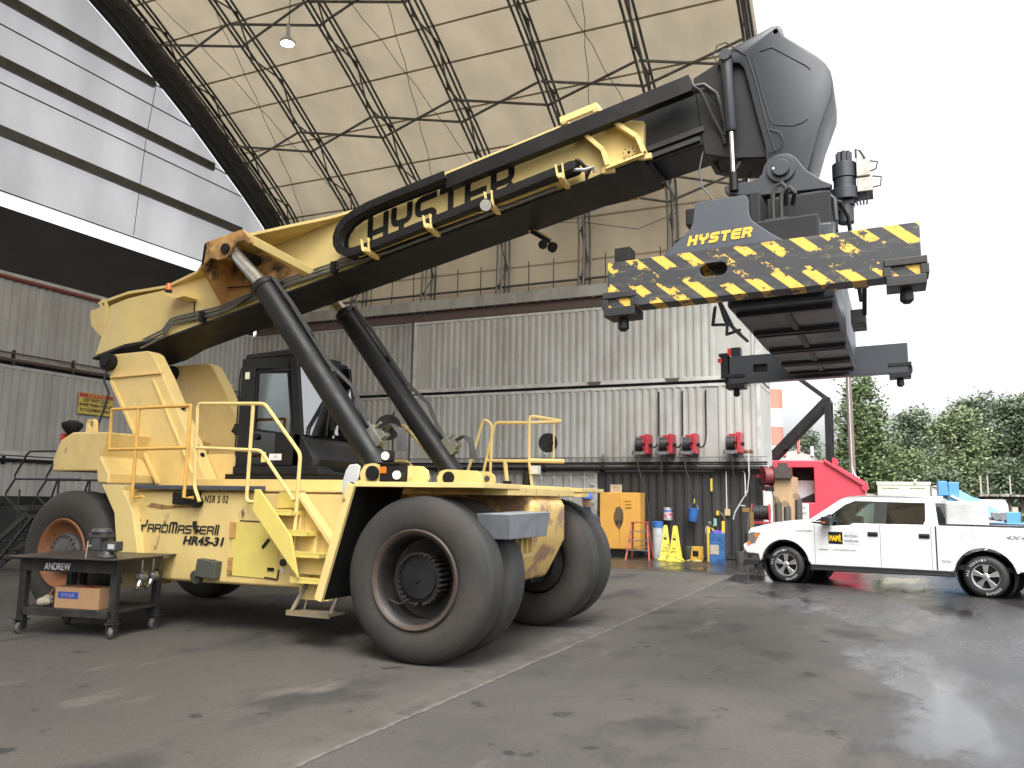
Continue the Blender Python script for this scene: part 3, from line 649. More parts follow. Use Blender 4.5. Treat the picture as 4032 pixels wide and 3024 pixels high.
# front counter block and grille between the wheels
MB().hexa([(.95,-1.72,1.33),(1.0,-.80,1.34),(.62,-.80,1.34),(.62,-1.72,1.33),(1.0,-1.86,1.60),(1.06,-.84,1.62),(.62,-.84,1.62),(.62,-1.86,1.60)]).build('front_ballast_box', M('scuffed_grey_block', (.26,.275,.30), .5, col2=(.18,.19,.2), sc=4, col3=(.06,.06,.06), sc3=9, lo3=.68, hi3=.72), rs, bev=.008)
q = MB()
for y in (-1.2,-1.05,-.9,-.75): q.box(.70,.80,y,y+.03,1.14,1.33)
q.box(.70,.80,-1.2,-.72,1.10,1.14).box(.62,.70,-1.2,-.72,1.1,1.33); q.build('front_bracket', YELW, rs, bev=.004)

# --- outer boom
def sect(x, wd, t_, b_): return [(x,-wd,b_),(x,wd,b_),(x,wd,t_),(x,-wd,t_)]
boom = MB().loft([[(-7.03,-.62,3.96),(-7.03,.62,3.96),(-6.78,.62,4.78),(-6.78,-.62,4.78)], sect(-6.35,.64,4.86,4.10), sect(-5.75,.43,5.0,4.21), sect(-5.3,.42,5.12,4.31), sect(-2.0,.42,zt(-2),zb(-2)+.01), sect(1.35,.42,zt(1.35),zb(1.35)+.01), sect(2.08,.42,6.40,5.90)]).build('boom', YEL, rs, bev=.012)
q = MB(); pl = [(-7.05,.64),(-6.35,.66),(-5.75,.45),(-5.0,.56),(-4.55,.84),(-4.30,.97),(-3.64,.97),(-3.0,.74),(-2.5,.55),(-2.05,.46),(1.0,.46)]
P2 = [(x,-r) for x, r in pl]+[(x,r) for x, r in reversed(pl)]
q.prism(P2, lambda a,b: (a,b,zt(a)-.01+.06*max(0,-5.2-a)), lambda a,b: (a,b,zt(a)+.035+.06*max(0,-5.2-a))); q.build('top_flange', YEL, boom, bev=.004)
q = MB(); bl = [(-7.08,.63,3.925),(-6.35,.65,4.075),(-5.75,.45,4.185),(-5.3,.44,4.285),(-2.0,.44,zb(-2)-.01),(1.3,.44,zb(1.3)-.01),(1.62,.50,5.78),(2.10,.50,5.885)]
q.loft([[(x,-w_,z-.022),(x,w_,z-.022),(x,w_,z+.012),(x,-w_,z+.012)] for x,w_,z in bl]); q.build('boom_underside', BLK, boom, bev=.004)  # one black for paint, grease and the shade under the boom
for s in (1,-1):
    q = MB(); f1 = [(1.24,6.42),(1.60,6.05),(1.66,5.84),(1.66,5.76)]; f2 = [(1.62,6.50),(2.04,6.14),(2.12,5.93),(2.12,5.86)]
    for f in (f1,f2):
        for a, b_ in zip(f, f[1:]): q.beam((a[0],-s*.50,a[1]),(b_[0],-s*.50,b_[1]),.16,.055,(0,0,1))
    q.beam((1.64,-s*.52,5.80),(2.12,-s*.52,5.91),.12,.03); q.build('collar', YEL, boom, bev=.006)
    q = MB().cyl((1.90,-s*.42,6.01),(1.90,-s*.445,6.01),.085,n=28).cyl((1.90,-s*.445,6.01),(1.90,-s*.455,6.01),.05,n=20); k = q.build('wear_pad_cover', YEL, boom, bev=.004)
    q = MB().cyl((1.90,-s*.455,6.01),(1.90,-s*.462,6.01),.018,n=12)
    for j in range(8):
        a = j*math.pi/4; q.cyl((1.90+.068*math.cos(a),-s*.445,6.01+.068*math.sin(a)),(1.90+.068*math.cos(a),-s*.452,6.01+.068*math.sin(a)),.008,n=6)
    q.build('bolt_circle', BLKM, k)
q = MB().beam((1.02,0,6.56),(1.08,0,6.58),.98,.10,(0,0,1)).beam((1.44,0,6.65),(1.52,0,6.66),.98,.10,(0,0,1))
for y in (-.47,.47): q.beam((1.0,y,6.575),(1.5,y,6.685),.05,.09)
q.build('top_collar', YEL, boom, bev=.006)
q = MB().loft([[(2.12,-.52,5.90),(2.12,.50,5.88),(2.12,.50,6.0),(2.12,-.52,5.95)],[(2.20,-.40,5.78),(2.26,.46,5.70),(2.24,.46,5.80),(2.16,-.40,5.86)]]); q.build('wear_guard', BLK, boom, bev=.01)
# tail: lugs, hose cowl
for s in (1,-1):
    o = side([(-6.98,4.62),(-7.0,4.86),(-6.95,4.90),(-6.86,4.87),(-6.80,4.70),(-6.86,4.4)], s*.645, s*.60, 'tail_lug', YEL, boom); carve(o, MB().cyl((-6.93,-2,4.80),(-6.93,2,4.80),.03), .006)
side([(-6.9,4.35),(-7.62,4.42),(-7.86,4.62),(-7.92,4.85),(-7.9,4.90),(-6.9,5.05)], .10, -.45, 'hose_cowl', YELP, boom, bev=.01)
# lift-cylinder brackets, stained with grease
for s in (1,-1):
    ar = [(-4.36,5.05),(-4.33,5.36),(-4.28,5.41),(-3.62,5.52),(-3.42,5.30)]+[(-3.62+.20*math.cos(R(a)), 5.16+.20*math.sin(R(a))) for a in (40,80,120,160)]+[(-3.88,5.13),(-4.04,5.11),(-4.18,5.16),(-4.30,5.08)]
    br = side(ar, s*1.10, s*1.06, 'cylinder_bracket', RUSTY, boom, bev=.004)
    q = MB().hexa([(-4.36,-s*1.10,5.02),(-4.32,-s*1.10,5.02),(-4.50,-s*.42,4.58),(-4.54,-s*.42,4.58),(-4.32,-s*1.10,5.39),(-4.28,-s*1.10,5.39),(-4.36,-s*.42,5.32),(-4.40,-s*.42,5.32)]); q.build('rear_web', RUSTY, br)
    q = MB().hexa([(-3.70,-s*1.10,5.44),(-3.60,-s*1.08,5.36),(-2.80,-s*.43,4.90),(-2.92,-s*.43,4.86),(-3.62,-s*1.10,5.52),(-3.53,-s*1.08,5.44),(-2.74,-s*.43,4.98),(-2.84,-s*.43,4.95)]); q.build('front_web', YEL, br, bev=.004)
    q = MB().xz([(-4.5,4.66),(-4.36,5.30),(-3.65,5.38),(-3.0,4.96)], -s*.424, -s*.430); q.build('stained_panel', RUSTY, br)
    q = MB().cyl((-3.90,-s*.43,5.26),(-3.90,-s*1.14,5.26),.075,n=20); q.build('cylinder_pin', BLKM, br, bev=.006)
# lift cylinders
for s in (1,-1):
    y = -s*.97; A, B = Vector((-1.16,y,2.05)), Vector((-3.26,y,4.66)); d = (B-A).normalized(); P = Vector((-3.90,y,5.26)); d2 = (P-B).normalized()
    cy = MB().lathe([(0,.10),(.05,.155),(.6,.165),((B-A).length-.05,.160),((B-A).length-.03,.178),((B-A).length+.06,.172),((B-A).length+.09,.12)], A, d, 36).build('lift_cylinder', BLK, rs, ang=35)
    MB().cyl(B, P, .095, n=28).build('piston_rod', ROD, cy)
    n_ = Vector((d.z,0,-d.x)); n_ = n_ if n_.z > 0 else -n_
    hp = [B+n_*.19+d*.02, B+n_*.215-d*.5, A+d*1.7+n_*.20, A+d*1.2+n_*.30, A+d*.85+n_*.22, A+d*.62+n_*.2]
    q = MB()
    for k in (-.03,.03): q.tube([p+Vector((0,k,0)) for p in hp], .018, 7)
    q.build('cylinder_hose', HOSE, cy)
    q = MB(); c = A+d*.45+n_*.20; q.beam(c-d*.14, c+d*.14, .14, .10, n_); q.beam(c-d*.1+n_*.08, c+d*.02+n_*.08, .10, .10, n_)
    for k in (-.1,0,.1): q.cyl(c+d*k+n_*.05, c+d*k+n_*.16, .022, n=8)
    q.cyl(c+d*.14, c+d*.25, .02, n=8); q.build('valve_block', MANI, cy, bev=.005)
    q = MB()
    for k in range(6):
        a = c+n_*.14+Vector((0,(k-2.5)*.02,0)); q.tube([a, a+Vector((.12,0,.06)), a+Vector((.24,0,-.05+.01*k)), a+Vector((.26+.01*k,0,-.28))], .012, 6)
    q.build('valve_hose', HOSE, cy)
    q = MB(); c = A+d*2.25+n_*.165; q.beam(c-d*.05, c+d*.05, .03, .12, n_); q.build('hose_guide', BLK, cy)
    ear = side([(-1.34,1.93),(-1.36,2.06),(-1.30,2.15),(-1.2,2.17),(-.72,2.15),(-.64,2.10),(-.62,2.0),(-.66,1.93)], s*.78, s*.73, 'cylinder_ear', YEL, rs, bev=.006)
    side([(-1.34,1.93),(-1.36,2.06),(-1.30,2.15),(-1.2,2.17),(-.72,2.15),(-.64,2.10),(-.62,2.0),(-.66,1.93)], s*1.20, s*1.15, 'cylinder_ear', YEL, rs, bev=.006)
    MB().cyl((-1.16,-s*.70,2.05),(-1.16,-s*1.24,2.05),.09,n=20).build('cylinder_pin', BLKM, ear)
    MB().cyl((-.75,-s*1.14,2.05),(-.75,-s*1.21,2.05),.045,n=16).build('ear_hole', SLATE, ear)
# hydraulic pipes along the lower edge of the boom
q = MB()
for k, rr_ in ((0,.022),(.055,.018),(.10,.016)):
    q.tube([(-6.15,-.50-k*.3,4.06+k),(-5.65,-.52-k*.3,4.20+k),(-5.55,-.5,4.38+k),(-5.40,-.47,4.42+k),(-4.6,-.47,4.50+k),(-3.9,-.47,4.68+k),(-3.3,-.47,4.82+k),(-2.5,-.47,4.96+k),(-2.3,-.47,5.02+k),(-1.5,-.47,5.14+k*.8),(.95,-.47,5.68+k*.8)], rr_, 6)
q.build('hydraulic_pipe', STEEL, boom)
for x in (-4.9,-3.4,-2.45): MB().box(x-.04,x+.04,-.52,-.43,zb(x)+.0,zb(x)+.16).build('pipe_clamp', BLKM, boom)
q = MB(); q.tube([(-4.6,-.46,4.9),(-3.95,-.5,4.86),(-3.9,-.52,4.7),(-4.2,-.5,4.58)], .012, 5); q.build('grease_line', BLKM, boom)
q = MB().beam((-2.0,-.49,5.09),(1.05,-.49,5.745),.10,.025); q.build('pipe_shelf', YEL, boom, bev=.004)
# cable chain looping along the side
ch = [(-.55,6.01),(-1.36,5.84),(-1.75,5.75),(-1.98,5.67),(-2.13,5.59),(-2.23,5.48),(-2.27,5.37),(-2.26,5.26),(-2.20,5.17),(-2.1,5.12),(-1.95,5.12),(-1.48,5.22),(-.7,5.40),(.18,5.61),(.83,5.76),(1.25,5.855)]
qa = MB(); qb = MB(); g = MB(); acc = 0
for i in range(len(ch)-1):
    a, b_ = Vector((ch[i][0],0,ch[i][1])), Vector((ch[i+1][0],0,ch[i+1][1])); Ln = (b_-a).length; m_ = max(1, round(Ln/.105)); dd_ = (b_-a)/m_; un = dd_.normalized()
    for j in range(m_):
        p0, p1 = a+dd_*j, a+dd_*(j+1)
        for y in (-.50,-.70):
            (qa if y == -.50 else qb).beam(p0+Vector((0,y,0))+un*.004, p1+Vector((0,y,0))-un*.004, .022, .112, Vector((-un.z,0,un.x))).cyl(p1+Vector((0,y-.014,0)), p1+Vector((0,y+.014,0)), .054, n=12)
        acc += 1
        if acc % 3 == 0: g.beam((p0.x,-.51,p0.z),(p0.x,-.69,p0.z),.03,.02,(un.x,0,un.z))
    hv = Vector((0,0,0))
qa.build('cable_chain', BLKM, boom); qb.build('cable_chain', BLKM, boom); g.build('chain_crossbar', STEEL, boom)
q = MB()
for k in (-.05,0,.05,): q.tube([(x,-.60+k,z-.01) for x,z in ch], .024, 6)
q.build('chain_hose', HOSE, boom)
q = MB(); rnd = random.Random(3)
for k in range(9): q.tube([(1.2,-.6+.02*k-.08,5.84),(1.30+rnd.uniform(-.03,.05),-.6+.02*k-.08,5.93),(1.40+rnd.uniform(-.03,.05),-.55,5.83),(1.36,-.5,5.72+rnd.uniform(-.05,.03))], .012, 6)
q.build('hose_bundle', HOSE, boom)
MB().tube([(1.26,-.68,5.8),(1.38,-.62,5.80),(1.46,-.52,5.86),(1.47,-.5,5.80)], .022, 7).build('elbow_fitting', STEEL, boom)
for x in (-1.74,-.77,.13,1.10):
    z = zb(x)-.04; q = MB().beam((x,-.44,z+.04),(x+.02,-.80,z+.06),.06,.06).beam((x+.0,-.80,z+.04),(x-.03,-.80,z+.20),.05,.015,(1,0,0)).beam((x+.05,-.72,z+.04),(x+.03,-.72,z+.24),.05,.015,(1,0,0)); q.build('chain_bracket', YELP, boom, bev=.003)
# black hose rail
q = MB().xz([(-.57,5.845),(-.57,6.045),(2.69,6.775),(2.73,6.64),(2.72,6.565)], -.50, -.64); rl = q.build('hose_rail', BLK, rs, bev=.006)
# boom lettering
def bl_place(x0, z0, sl, y0, th):
    return lambda u, v, k: (x0+u, y0-th*k, z0+v+sl*u)
block_word('HYSTER', .50, .345, .088, .042, bl_place(-1.94,5.18,.224,-.4215,.003)).build('lettering', M('decal_black', (0.012,.012,.012), .35), boom, ang=10)
# work lamps on the boom, beacon
q = MB().lathe([(0,.03),(.03,.07),(.08,.085),(.10,.085)], (.10,-.76,5.50), (.35,-.75,-.55), 20); wl = q.build('work_lamp', BLKM, boom)
MB().lathe([(.098,.075),(.104,.072)], (.10,-.76,5.50), (.35,-.75,-.55), 20).build('lens', LENS, wl)
q = MB().beam((.25,.36,5.46),(.50,.44,5.30),.05,.05).lathe([(0,.03),(.04,.07),(.09,.075)], (.50,.42,5.24), (.8,-.3,-.5), 16).lathe([(0,.03),(.04,.06),(.08,.065)], (.44,.36,5.26), (.2,-.9,-.5), 16); q.build('lower_work_lamp', BLKM, boom); MB().beam((.20,.36,5.50),(.52,.46,5.32),.07,.06).build('lamp_arm', YEL, boom, bev=.004)
q = MB().xz([(-5.52,4.86),(-5.06,4.76),(-5.25,4.735),(-5.5,4.83)], -.44, -.72); bc = q.build('beacon_bracket', YELP, boom)
MB().cyl((-5.46,-.66,4.87),(-5.46,-.66,4.90),.055,n=16).build('beacon_base', BLKM, bc); MB().lathe([(0,.048),(.08,.045),(.11,.03)], (-5.46,-.66,4.90), (0,0,1), 16).build('beacon', AMBER, bc)
MB().tube([(-5.12,-.45,4.74),(-5.12,-.44,4.6),(-5.08,-.46,4.42)], .012, 5).build('beacon_cable', BLKM, bc)

# --- inner boom and boom head
q = MB().loft([[(x,-w_,b_),(x,w_,b_),(x,w_,t_),(x,-w_,t_)] for x,w_,t_,b_ in ((-.5,.33,6.10,5.36),(2.85,.33,6.735,6.02))]); ib = q.build('inner_boom', BLK, rs, bev=.015)
for y in (-.345,.345):
    MB().beam((2.05,y,6.04),(2.80,y,6.20),.05,.07).build('wear_strip', DARKST, ib, bev=.006); MB().beam((2.10,y,5.94),(2.75,y,6.08),.06,.06).build('wear_strip', DARKST, ib, bev=.006)
side([(2.68,6.87),(3.02,7.03),(3.4,7.2),(3.6,6.2),(3.52,5.72),(3.1,5.78),(2.80,5.88)], .345, -.345, 'head_neck', BLK, ib, bev=.012)
hp = [(2.98,6.96),(3.01,7.04),(3.22,7.15),(3.38,7.20),(3.62,7.285),(3.69,7.285),(3.73,7.24),(3.76,7.13),(4.05,6.86),(4.12,6.79),(4.19,6.70),(4.24,6.60),(4.26,6.48),(4.25,6.32),(4.11,5.95),(3.97,5.48),(3.90,5.36),(3.80,5.30),(3.69,5.27),(3.58,5.31),(3.52,5.40),(3.51,5.83),(3.43,6.18),(3.34,6.62),(3.29,6.84),(3.24,6.91),(3.14,6.93),(3.04,6.90)]
hd = side(hp, .42, -.42, 'boom_head', GRAPH, rs, bev=.014); carve(hd, MB().cyl((3.66,-1,7.21),(3.66,1,7.21),.026), .014)
q = MB().tube([(3.41,-.424,6.92),(3.49,-.424,6.5),(3.57,-.424,6.16),(3.60,-.424,6.09),(3.66,-.424,6.06),(3.82,-.424,6.02),(3.92,-.424,6.035),(3.98,-.424,6.07)], .006, 5).tube([(3.48,-.424,7.0),(3.62,-.424,7.02),(3.98,-.424,6.72),(4.03,-.424,6.66)], .006, 5).tube([(3.33,-.425,7.0),(3.42,-.425,6.65),(3.55,-.425,6.0),(3.62,-.425,5.75)], .007, 5).tube([(2.99,-.44,6.96),(2.95,-.46,7.05),(3.0,-.47,7.16),(3.1,-.46,7.18),(3.22,-.43,7.08),(3.32,-.425,6.99)], .008, 5)
q.tube([(3.56,-.425,6.02),(3.68,-.44,5.96),(3.72,-.44,5.86),(3.68,-.44,5.76),(3.55,-.44,5.73)], .006, 5); q.build('head_cable', HOSE, hd)
for s in (1,-1):
    dc = MB().lathe([(0,.05),(.02,.068),(.90,.066),(.93,.05)], (3.11,-s*.53,6.95), Vector((.04,0,-.93)), 20).cyl((3.11,-s*.34,6.95),(3.11,-s*.62,6.95),.07,n=18).build('damper_cylinder', GRAPH, hd, bev=.003)
    MB().cyl((3.15,-s*.53,6.03),(3.165,-s*.53,5.50),.028,n=16).build('damper_rod', CHROME, dc); MB().cyl((3.165,-s*.53,5.52),(3.17,-s*.53,5.30),.05,n=16).build('rod_end', BLK, dc)
q = MB().tube([(2.72,-.52,6.67),(2.84,-.50,6.68),(2.98,-.48,6.55),(3.04,-.47,6.35),(3.08,-.5,6.15),(3.08,-.5,6.0)], .026, 8).tube([(2.72,-.48,6.62),(2.86,-.46,6.62),(3.0,-.45,6.45),(3.05,-.46,6.2)], .022, 8).tube([(2.72,-.55,6.66),(2.80,-.52,6.60),(2.9,-.43,6.35),(3.02,-.38,6.08),(3.05,-.38,5.95)], .020, 8)
q.tube([(2.85,-.1,5.9),(2.95,-.1,5.72),(3.05,-.2,5.68),(3.12,-.3,5.6),(3.2,-.3,5.72),(3.24,-.2,5.9)], .022, 7).tube([(2.78,-.3,5.95),(2.74,-.35,5.7),(2.78,-.4,5.45),(2.92,-.45,5.25)], .010, 6).tube([(3.08,-.2,5.8),(3.12,-.2,5.55),(3.2,-.2,5.52),(3.3,-.1,5.65)], .022, 7); q.build('head_hose', HOSE, ib)

# --- spreader: tilted a little with the load frame
def sz(x, r, z): return z+.025*(x-3.7)-.02*r
def sp(mb): mb.v = [(x,y,sz(x,-y,z)) for x,y,z in mb.v]; return mb
spr = sp(MB().box(3.38,4.30,-2.35,2.35,3.56,4.25)).build('spreader', GRAPH, rs, bev=.03)
for s in (1,-1): sp(MB().box(3.46,4.22,-s*2.85,-s*2.35,3.62,4.18)).build('telescopic_beam', BLK, spr, bev=.02)
q = MB()
for y in (-2.1,-1.05,-.9,.15,.3,1.3,1.45,2.3): q.box(3.42,4.26,y,y+.06,3.52,3.57)
for y0,y1 in ((-2.0,-1.1),(-.8,.1),(.4,1.2),(1.6,2.2)): q.box(3.82,3.88,y0,y1,3.535,3.57)
sp(q).build('underside_rib', DARKST, spr, bev=.006)
def hazard():
    m = bpy.data.materials.new('worn_hazard_stripes'); m.use_nodes = True; nt = m.node_tree; b = nt.nodes['Principled BSDF']; L = nt.links; N = nt.nodes.new
    tc = N('ShaderNodeTexCoord'); s = N('ShaderNodeSeparateXYZ'); L.new(tc.outputs['Object'], s.inputs[0])
    def mth(op, a, b_=None):
        q = N('ShaderNodeMath'); q.operation = op
        for i, x in enumerate((a,b_)):
            if x is None: continue
            if isinstance(x,(int,float)): q.inputs[i].default_value = x
            else: L.new(x, q.inputs[i])
        return q.outputs[0]
    def nz(sc, st=(1,1,1), d=7):
        mp = N('ShaderNodeMapping'); mp.inputs['Scale'].default_value = st; n = N('ShaderNodeTexNoise'); n.inputs['Scale'].default_value = sc; n.inputs['Detail'].default_value = d; n.inputs['Roughness'].default_value = .7
        L.new(tc.outputs['Object'], mp.inputs[0]); L.new(mp.outputs[0], n.inputs['Vector']); return n.outputs['Fac']
    ph = mth('FRACT', mth('DIVIDE', mth('ADD', s.outputs[0], mth('MULTIPLY', s.outputs[2], 1.15)), .235))
    st = mth('LESS_THAN', ph, .48)
    mid = mth('ABSOLUTE', mth('SUBTRACT', s.outputs[2], 3.67)); edge = N('ShaderNodeMapRange'); edge.inputs[1].default_value = .02; edge.inputs[2].default_value = .13; edge.inputs[3].default_value = -.10; edge.inputs[4].default_value = .075; L.new(mid, edge.inputs[0])
    we = mth('ADD', nz(5, (1,1,1.6), 9), edge.outputs[0]); wm = N('ShaderNodeMapRange'); wm.inputs[1].default_value = .50; wm.inputs[2].default_value = .525; L.new(we, wm.inputs[0])
    fac = mth('MULTIPLY', st, wm.outputs[0])
    bs = N('ShaderNodeMix'); bs.data_type = 'RGBA'; bs.inputs[6].default_value = (.035,.037,.04,1); bs.inputs[7].default_value = (.10,.092,.08,1)
    sc = N('ShaderNodeMapRange'); sc.inputs[1].default_value = .52; sc.inputs[2].default_value = .72; L.new(nz(7, (.5,1,3)), sc.inputs[0]); L.new(sc.outputs[0], bs.inputs[0])
    m2 = N('ShaderNodeMix'); m2.data_type = 'RGBA'; m2.inputs[7].default_value = (.24,.22,.035,1); f2 = N('ShaderNodeMapRange'); f2.inputs[1].default_value = .60; f2.inputs[2].default_value = .64; L.new(nz(13, (1,1,1.5)), f2.inputs[0]); L.new(mth('MULTIPLY', f2.outputs[0], .6), m2.inputs[0]); L.new(bs.outputs[2], m2.inputs[6])
    m3 = N('ShaderNodeMix'); m3.data_type = 'RGBA'; m3.inputs[7].default_value = (.76,.46,.075,1); L.new(fac, m3.inputs[0]); L.new(m2.outputs[2], m3.inputs[6])
    m4 = N('ShaderNodeMix'); m4.data_type = 'RGBA'; m4.inputs[7].default_value = (.30,.29,.27,1); f4 = N('ShaderNodeMapRange'); f4.inputs[1].default_value = .69; f4.inputs[2].default_value = .72; L.new(nz(22, (.35,1,1.6)), f4.inputs[0]); L.new(f4.outputs[0], m4.inputs[0]); L.new(m3.outputs[2], m4.inputs[6])
    L.new(m4.outputs[2], b.inputs['Base Color']); b.inputs['Roughness'].default_value = .55
    return m
HAZ = hazard()
for s in (1,-1):
    mt = HAZ if s > 0 else GRAPH
    e = MB().box(2.47,4.95,-s*2.80,-s*3.04,3.52,3.93)
    eb = e.build('end_beam', mt, spr)
    cut = [(3.28+.055+.055*math.cos(R(a)), 3.755+.055*math.sin(R(a))) for a in range(90,271,20)]+[(3.45+.055*math.cos(R(a)), 3.755+.055*math.sin(R(a))) for a in range(-90,91,20)]
    if s > 0: carve(eb, MB().xz(cut, -3.2, -2.86))
    else: carve(eb, MB().xz([(2.85,3.66),(2.85,3.78),(3.05,3.78),(3.05,3.66)], 2.7, 2.9))
    eb.data.transform(Matrix.Identity(4))
    for v in eb.data.vertices: v.co.z = sz(v.co.x, -v.co.y, v.co.z)
    b = eb.modifiers.new('bevel','BEVEL'); b.width = .008; b.segments = 2; b.limit_method = 'ANGLE'
    for x in (2.58,4.84):
        hx = -.13 if x < 3 else .13
        q = MB().box(x-.15,x+.15,-s*2.79,-s*3.065,3.60,3.66).box(x-.14,x+.14,-s*2.78,-s*3.07,3.44,3.52)
        for dx in (-.13,.13): q.box(x+dx-.03,x+dx+.03,-s*2.82,-s*3.06,3.52,3.60)
        lk = sp(q).build('corner_block', DARKST if s > 0 else BLK, eb, bev=.008)
        sp(MB().lathe([(.02,.04),(-.02,.045),(-.05,.05),(-.09,.05),(-.115,.025)], (x,-s*2.926,3.44), (0,0,1), 16)).build('twist_lock', DARKST, eb)
    sp(MB().box(2.52,2.66,-s*2.82,-s*3.0,3.93,4.07)).build('guide_post', BLK, eb, bev=.006)
sp(MB().xz([(2.95,3.925),(3.20,4.13),(3.225,4.19),(3.245,4.34),(3.27,4.365),(3.655,4.365),(3.685,4.34),(3.69,4.20),(3.71,4.14),(3.76,4.09),(3.87,3.995),(3.96,3.93)], -3.035, -2.99)).build('name_plate', SLATE, spr, bev=.008)
def sp_place(u, v, k): x = 3.175+u+.25*v; return (x, -3.0365-.003*k, sz(x,3.03,3.985+v+.015*u))
block_word('HYSTER', .088, .078, .024, .012, sp_place).build('plate_lettering', M('decal_yellow', (0.78,0.48,0.06), .4), spr, ang=10)
q = MB().box(3.10,3.66,-2.75,-1.2,4.26,4.42).box(3.64,3.74,-2.70,-2.2,4.15,4.50).box(3.12,3.20,-2.6,-1.3,3.95,4.4).box(3.66,4.0,-2.6,-2.2,4.05,4.24).box(3.72,4.28,-2.1,-1.4,4.25,4.62).box(3.2,4.2,-1.1,1.1,4.25,4.55).box(3.3,4.16,-.9,.9,4.55,4.85)
sp(q).build('side_shift_frame', BLK, spr, bev=.015)
q = MB().box(3.98,4.02,-2.0,-1.96,4.25,4.66).box(4.2,4.24,-2.0,-1.96,4.25,4.66).box(3.74,4.24,-2.0,-1.96,4.62,4.66).box(3.76,3.98,-1.99,-1.93,4.36,4.56)
for i in range(5): q.box(4.03+.0,4.12,-2.02,-1.95,4.27+.075*i,4.32+.075*i)
q.box(3.72,3.95,-2.02,-1.9,4.57,4.61).box(3.7,3.95,-2.4,-2.25,4.22,4.25).box(3.7,3.95,-2.4,-2.25,4.30,4.33); sp(q).build('valve_bank', DARKST, spr, bev=.006)
q = MB()
for k in range(2): q.tube([(3.80+.07*k,-2.3,4.25),(3.80+.07*k,-2.3,4.55+.03*(1-k)),(3.83+.07*k,-2.3,4.66-.05*k),(3.88+.07*k,-2.3,4.68-.05*k),(3.92+.07*k,-2.3,4.62-.05*k),(3.90+.06*k,-2.2,4.5)], .021, 8)
q.tube([(3.66,-2.0,4.5),(3.8,-1.9,4.46),(4.0,-1.8,4.48)], .016, 7).tube([(4.22,-1.9,4.6),(4.34,-1.7,4.62),(4.40,-1.6,4.5),(4.42,-1.5,4.3)], .02, 7).tube([(4.26,-2.0,4.6),(4.3,-2.0,4.56),(4.31,-2.0,4.35)], .025, 7).tube([(2.95,-2.2,4.25),(3.0,-2.2,4.32),(3.12,-2.2,4.36)], .03, 7).tube([(2.9,-2.2,4.1),(2.86,-2.2,4.3),(2.98,-2.2,4.34),(3.12,-2.2,4.38)], .014, 6)
sp(q).build('spreader_hose', HOSE, spr)
sp(MB().box(2.90,3.05,-2.35,-2.1,4.0,4.12).box(3.0,3.06,-2.3,-2.2,3.95,4.28)).build('junction_box', GREYC, spr, bev=.006)
sp(MB().box(3.04,3.16,-2.4,-2.1,3.95,4.30)).build('valve_cover', GREYC, spr, bev=.006)
q = MB()
for r_ in (1.0,.55): q.tube([(3.35,-2.6,3.6),(3.30,-r_-1.0,3.52),(3.28,-r_,3.56)], .018, 6)
q.tube([(3.3,-2.5,3.55),(3.22,-2.2,3.45),(3.3,-1.9,3.5),(3.24,-1.6,3.46),(3.32,-1.3,3.55)], .016, 6); sp(q).build('hanging_hose', HOSE, spr)
MB().cyl((3.36,-1.4,3.62),(3.36,.6,3.64),.028,n=12).build('extension_rod', CHROME, spr)
q = MB().lathe([(0,.07),(.05,.11),(.55,.11),(.6,.06)], (4.42,-2.55,3.86), (0,1,0), 16).box(4.36,4.5,-.8,-.3,3.6,3.75).beam((4.46,-2.6,3.95),(4.46,-.6,3.9),.04,.08).beam((4.55,-2.5,4.0),(4.5,-1.2,3.62),.04,.06)
for k in range(5): q.box(4.44,4.56,-2.4+.12*k,-2.34+.12*k,3.72,3.80)
sp(q).build('extension_drive', BLK, spr, bev=.008)
sp(MB().box(2.37,2.50,2.80,2.85,3.6,3.99).box(2.36,2.40,2.7,2.80,3.93,3.97)).build('sensor_arm', BLK, spr); sp(MB().box(2.48,2.53,2.76,2.81,3.95,4.05)).build('reflector', REDL, spr); sp(MB().box(2.34,2.40,2.72,2.75,3.84,3.9)).build('reflector', REDL, spr)
# rotator, yoke and slewing motor
MB().cyl((3.74,0,4.84),(3.74,0,5.22),.50,n=40).cyl((3.74,0,5.02),(3.74,0,5.10),.56,n=40).build('rotator', BLK, spr, bev=.01)
for s in (1,-1):
    yk = side([(3.06,5.38),(3.06,5.31),(3.10,5.27),(3.43,5.21),(4.20,5.19),(4.22,5.23),(4.12,5.29),(3.95,5.44),(3.85,5.60),(3.77,5.66),(3.66,5.67),(3.56,5.63),(3.50,5.55),(3.48,5.47),(3.44,5.42),(3.36,5.395),(3.2,5.40)], s*.52, s*.43, 'yoke', GRAPH, spr, bev=.012)
    q = MB().cyl((3.69,-s*.52,5.48),(3.69,-s*.555,5.48),.155,n=36).cyl((3.69,-s*.555,5.48),(3.69,-s*.60,5.48),.095,n=28); pn = q.build('yoke_pin', GRAPH, yk, bev=.006)
    MB().cyl((3.615,-s*.585,5.475),(3.615,-s*.605,5.475),.013,n=10).build('grease_cap', WHITE, yk)
MB().box(3.1,4.2,-.43,.43,5.20,5.28).build('yoke_base', BLK, spr, bev=.01)
q = MB().cyl((4.33,-.1,4.9),(4.33,-.1,5.12),.085).cyl((4.33,-.1,5.16),(4.33,-.1,5.30),.15,n=24).cyl((4.33,-.1,5.30),(4.33,-.1,5.42),.12,n=24).cyl((4.33,-.1,5.42),(4.33,-.1,5.60),.13,n=24)
for k in range(8): a = k*math.pi/4; q.beam((4.33+.07*math.cos(a),-.1+.07*math.sin(a),5.60),(4.33+.07*math.cos(a),-.1+.07*math.sin(a),5.74),.035,.03)
q.cyl((4.33,-.1,5.60),(4.33,-.1,5.74),.065).box(4.26,4.42,-.18,0,5.10,5.18); q.build('slew_motor', GRAPH, spr, bev=.008)
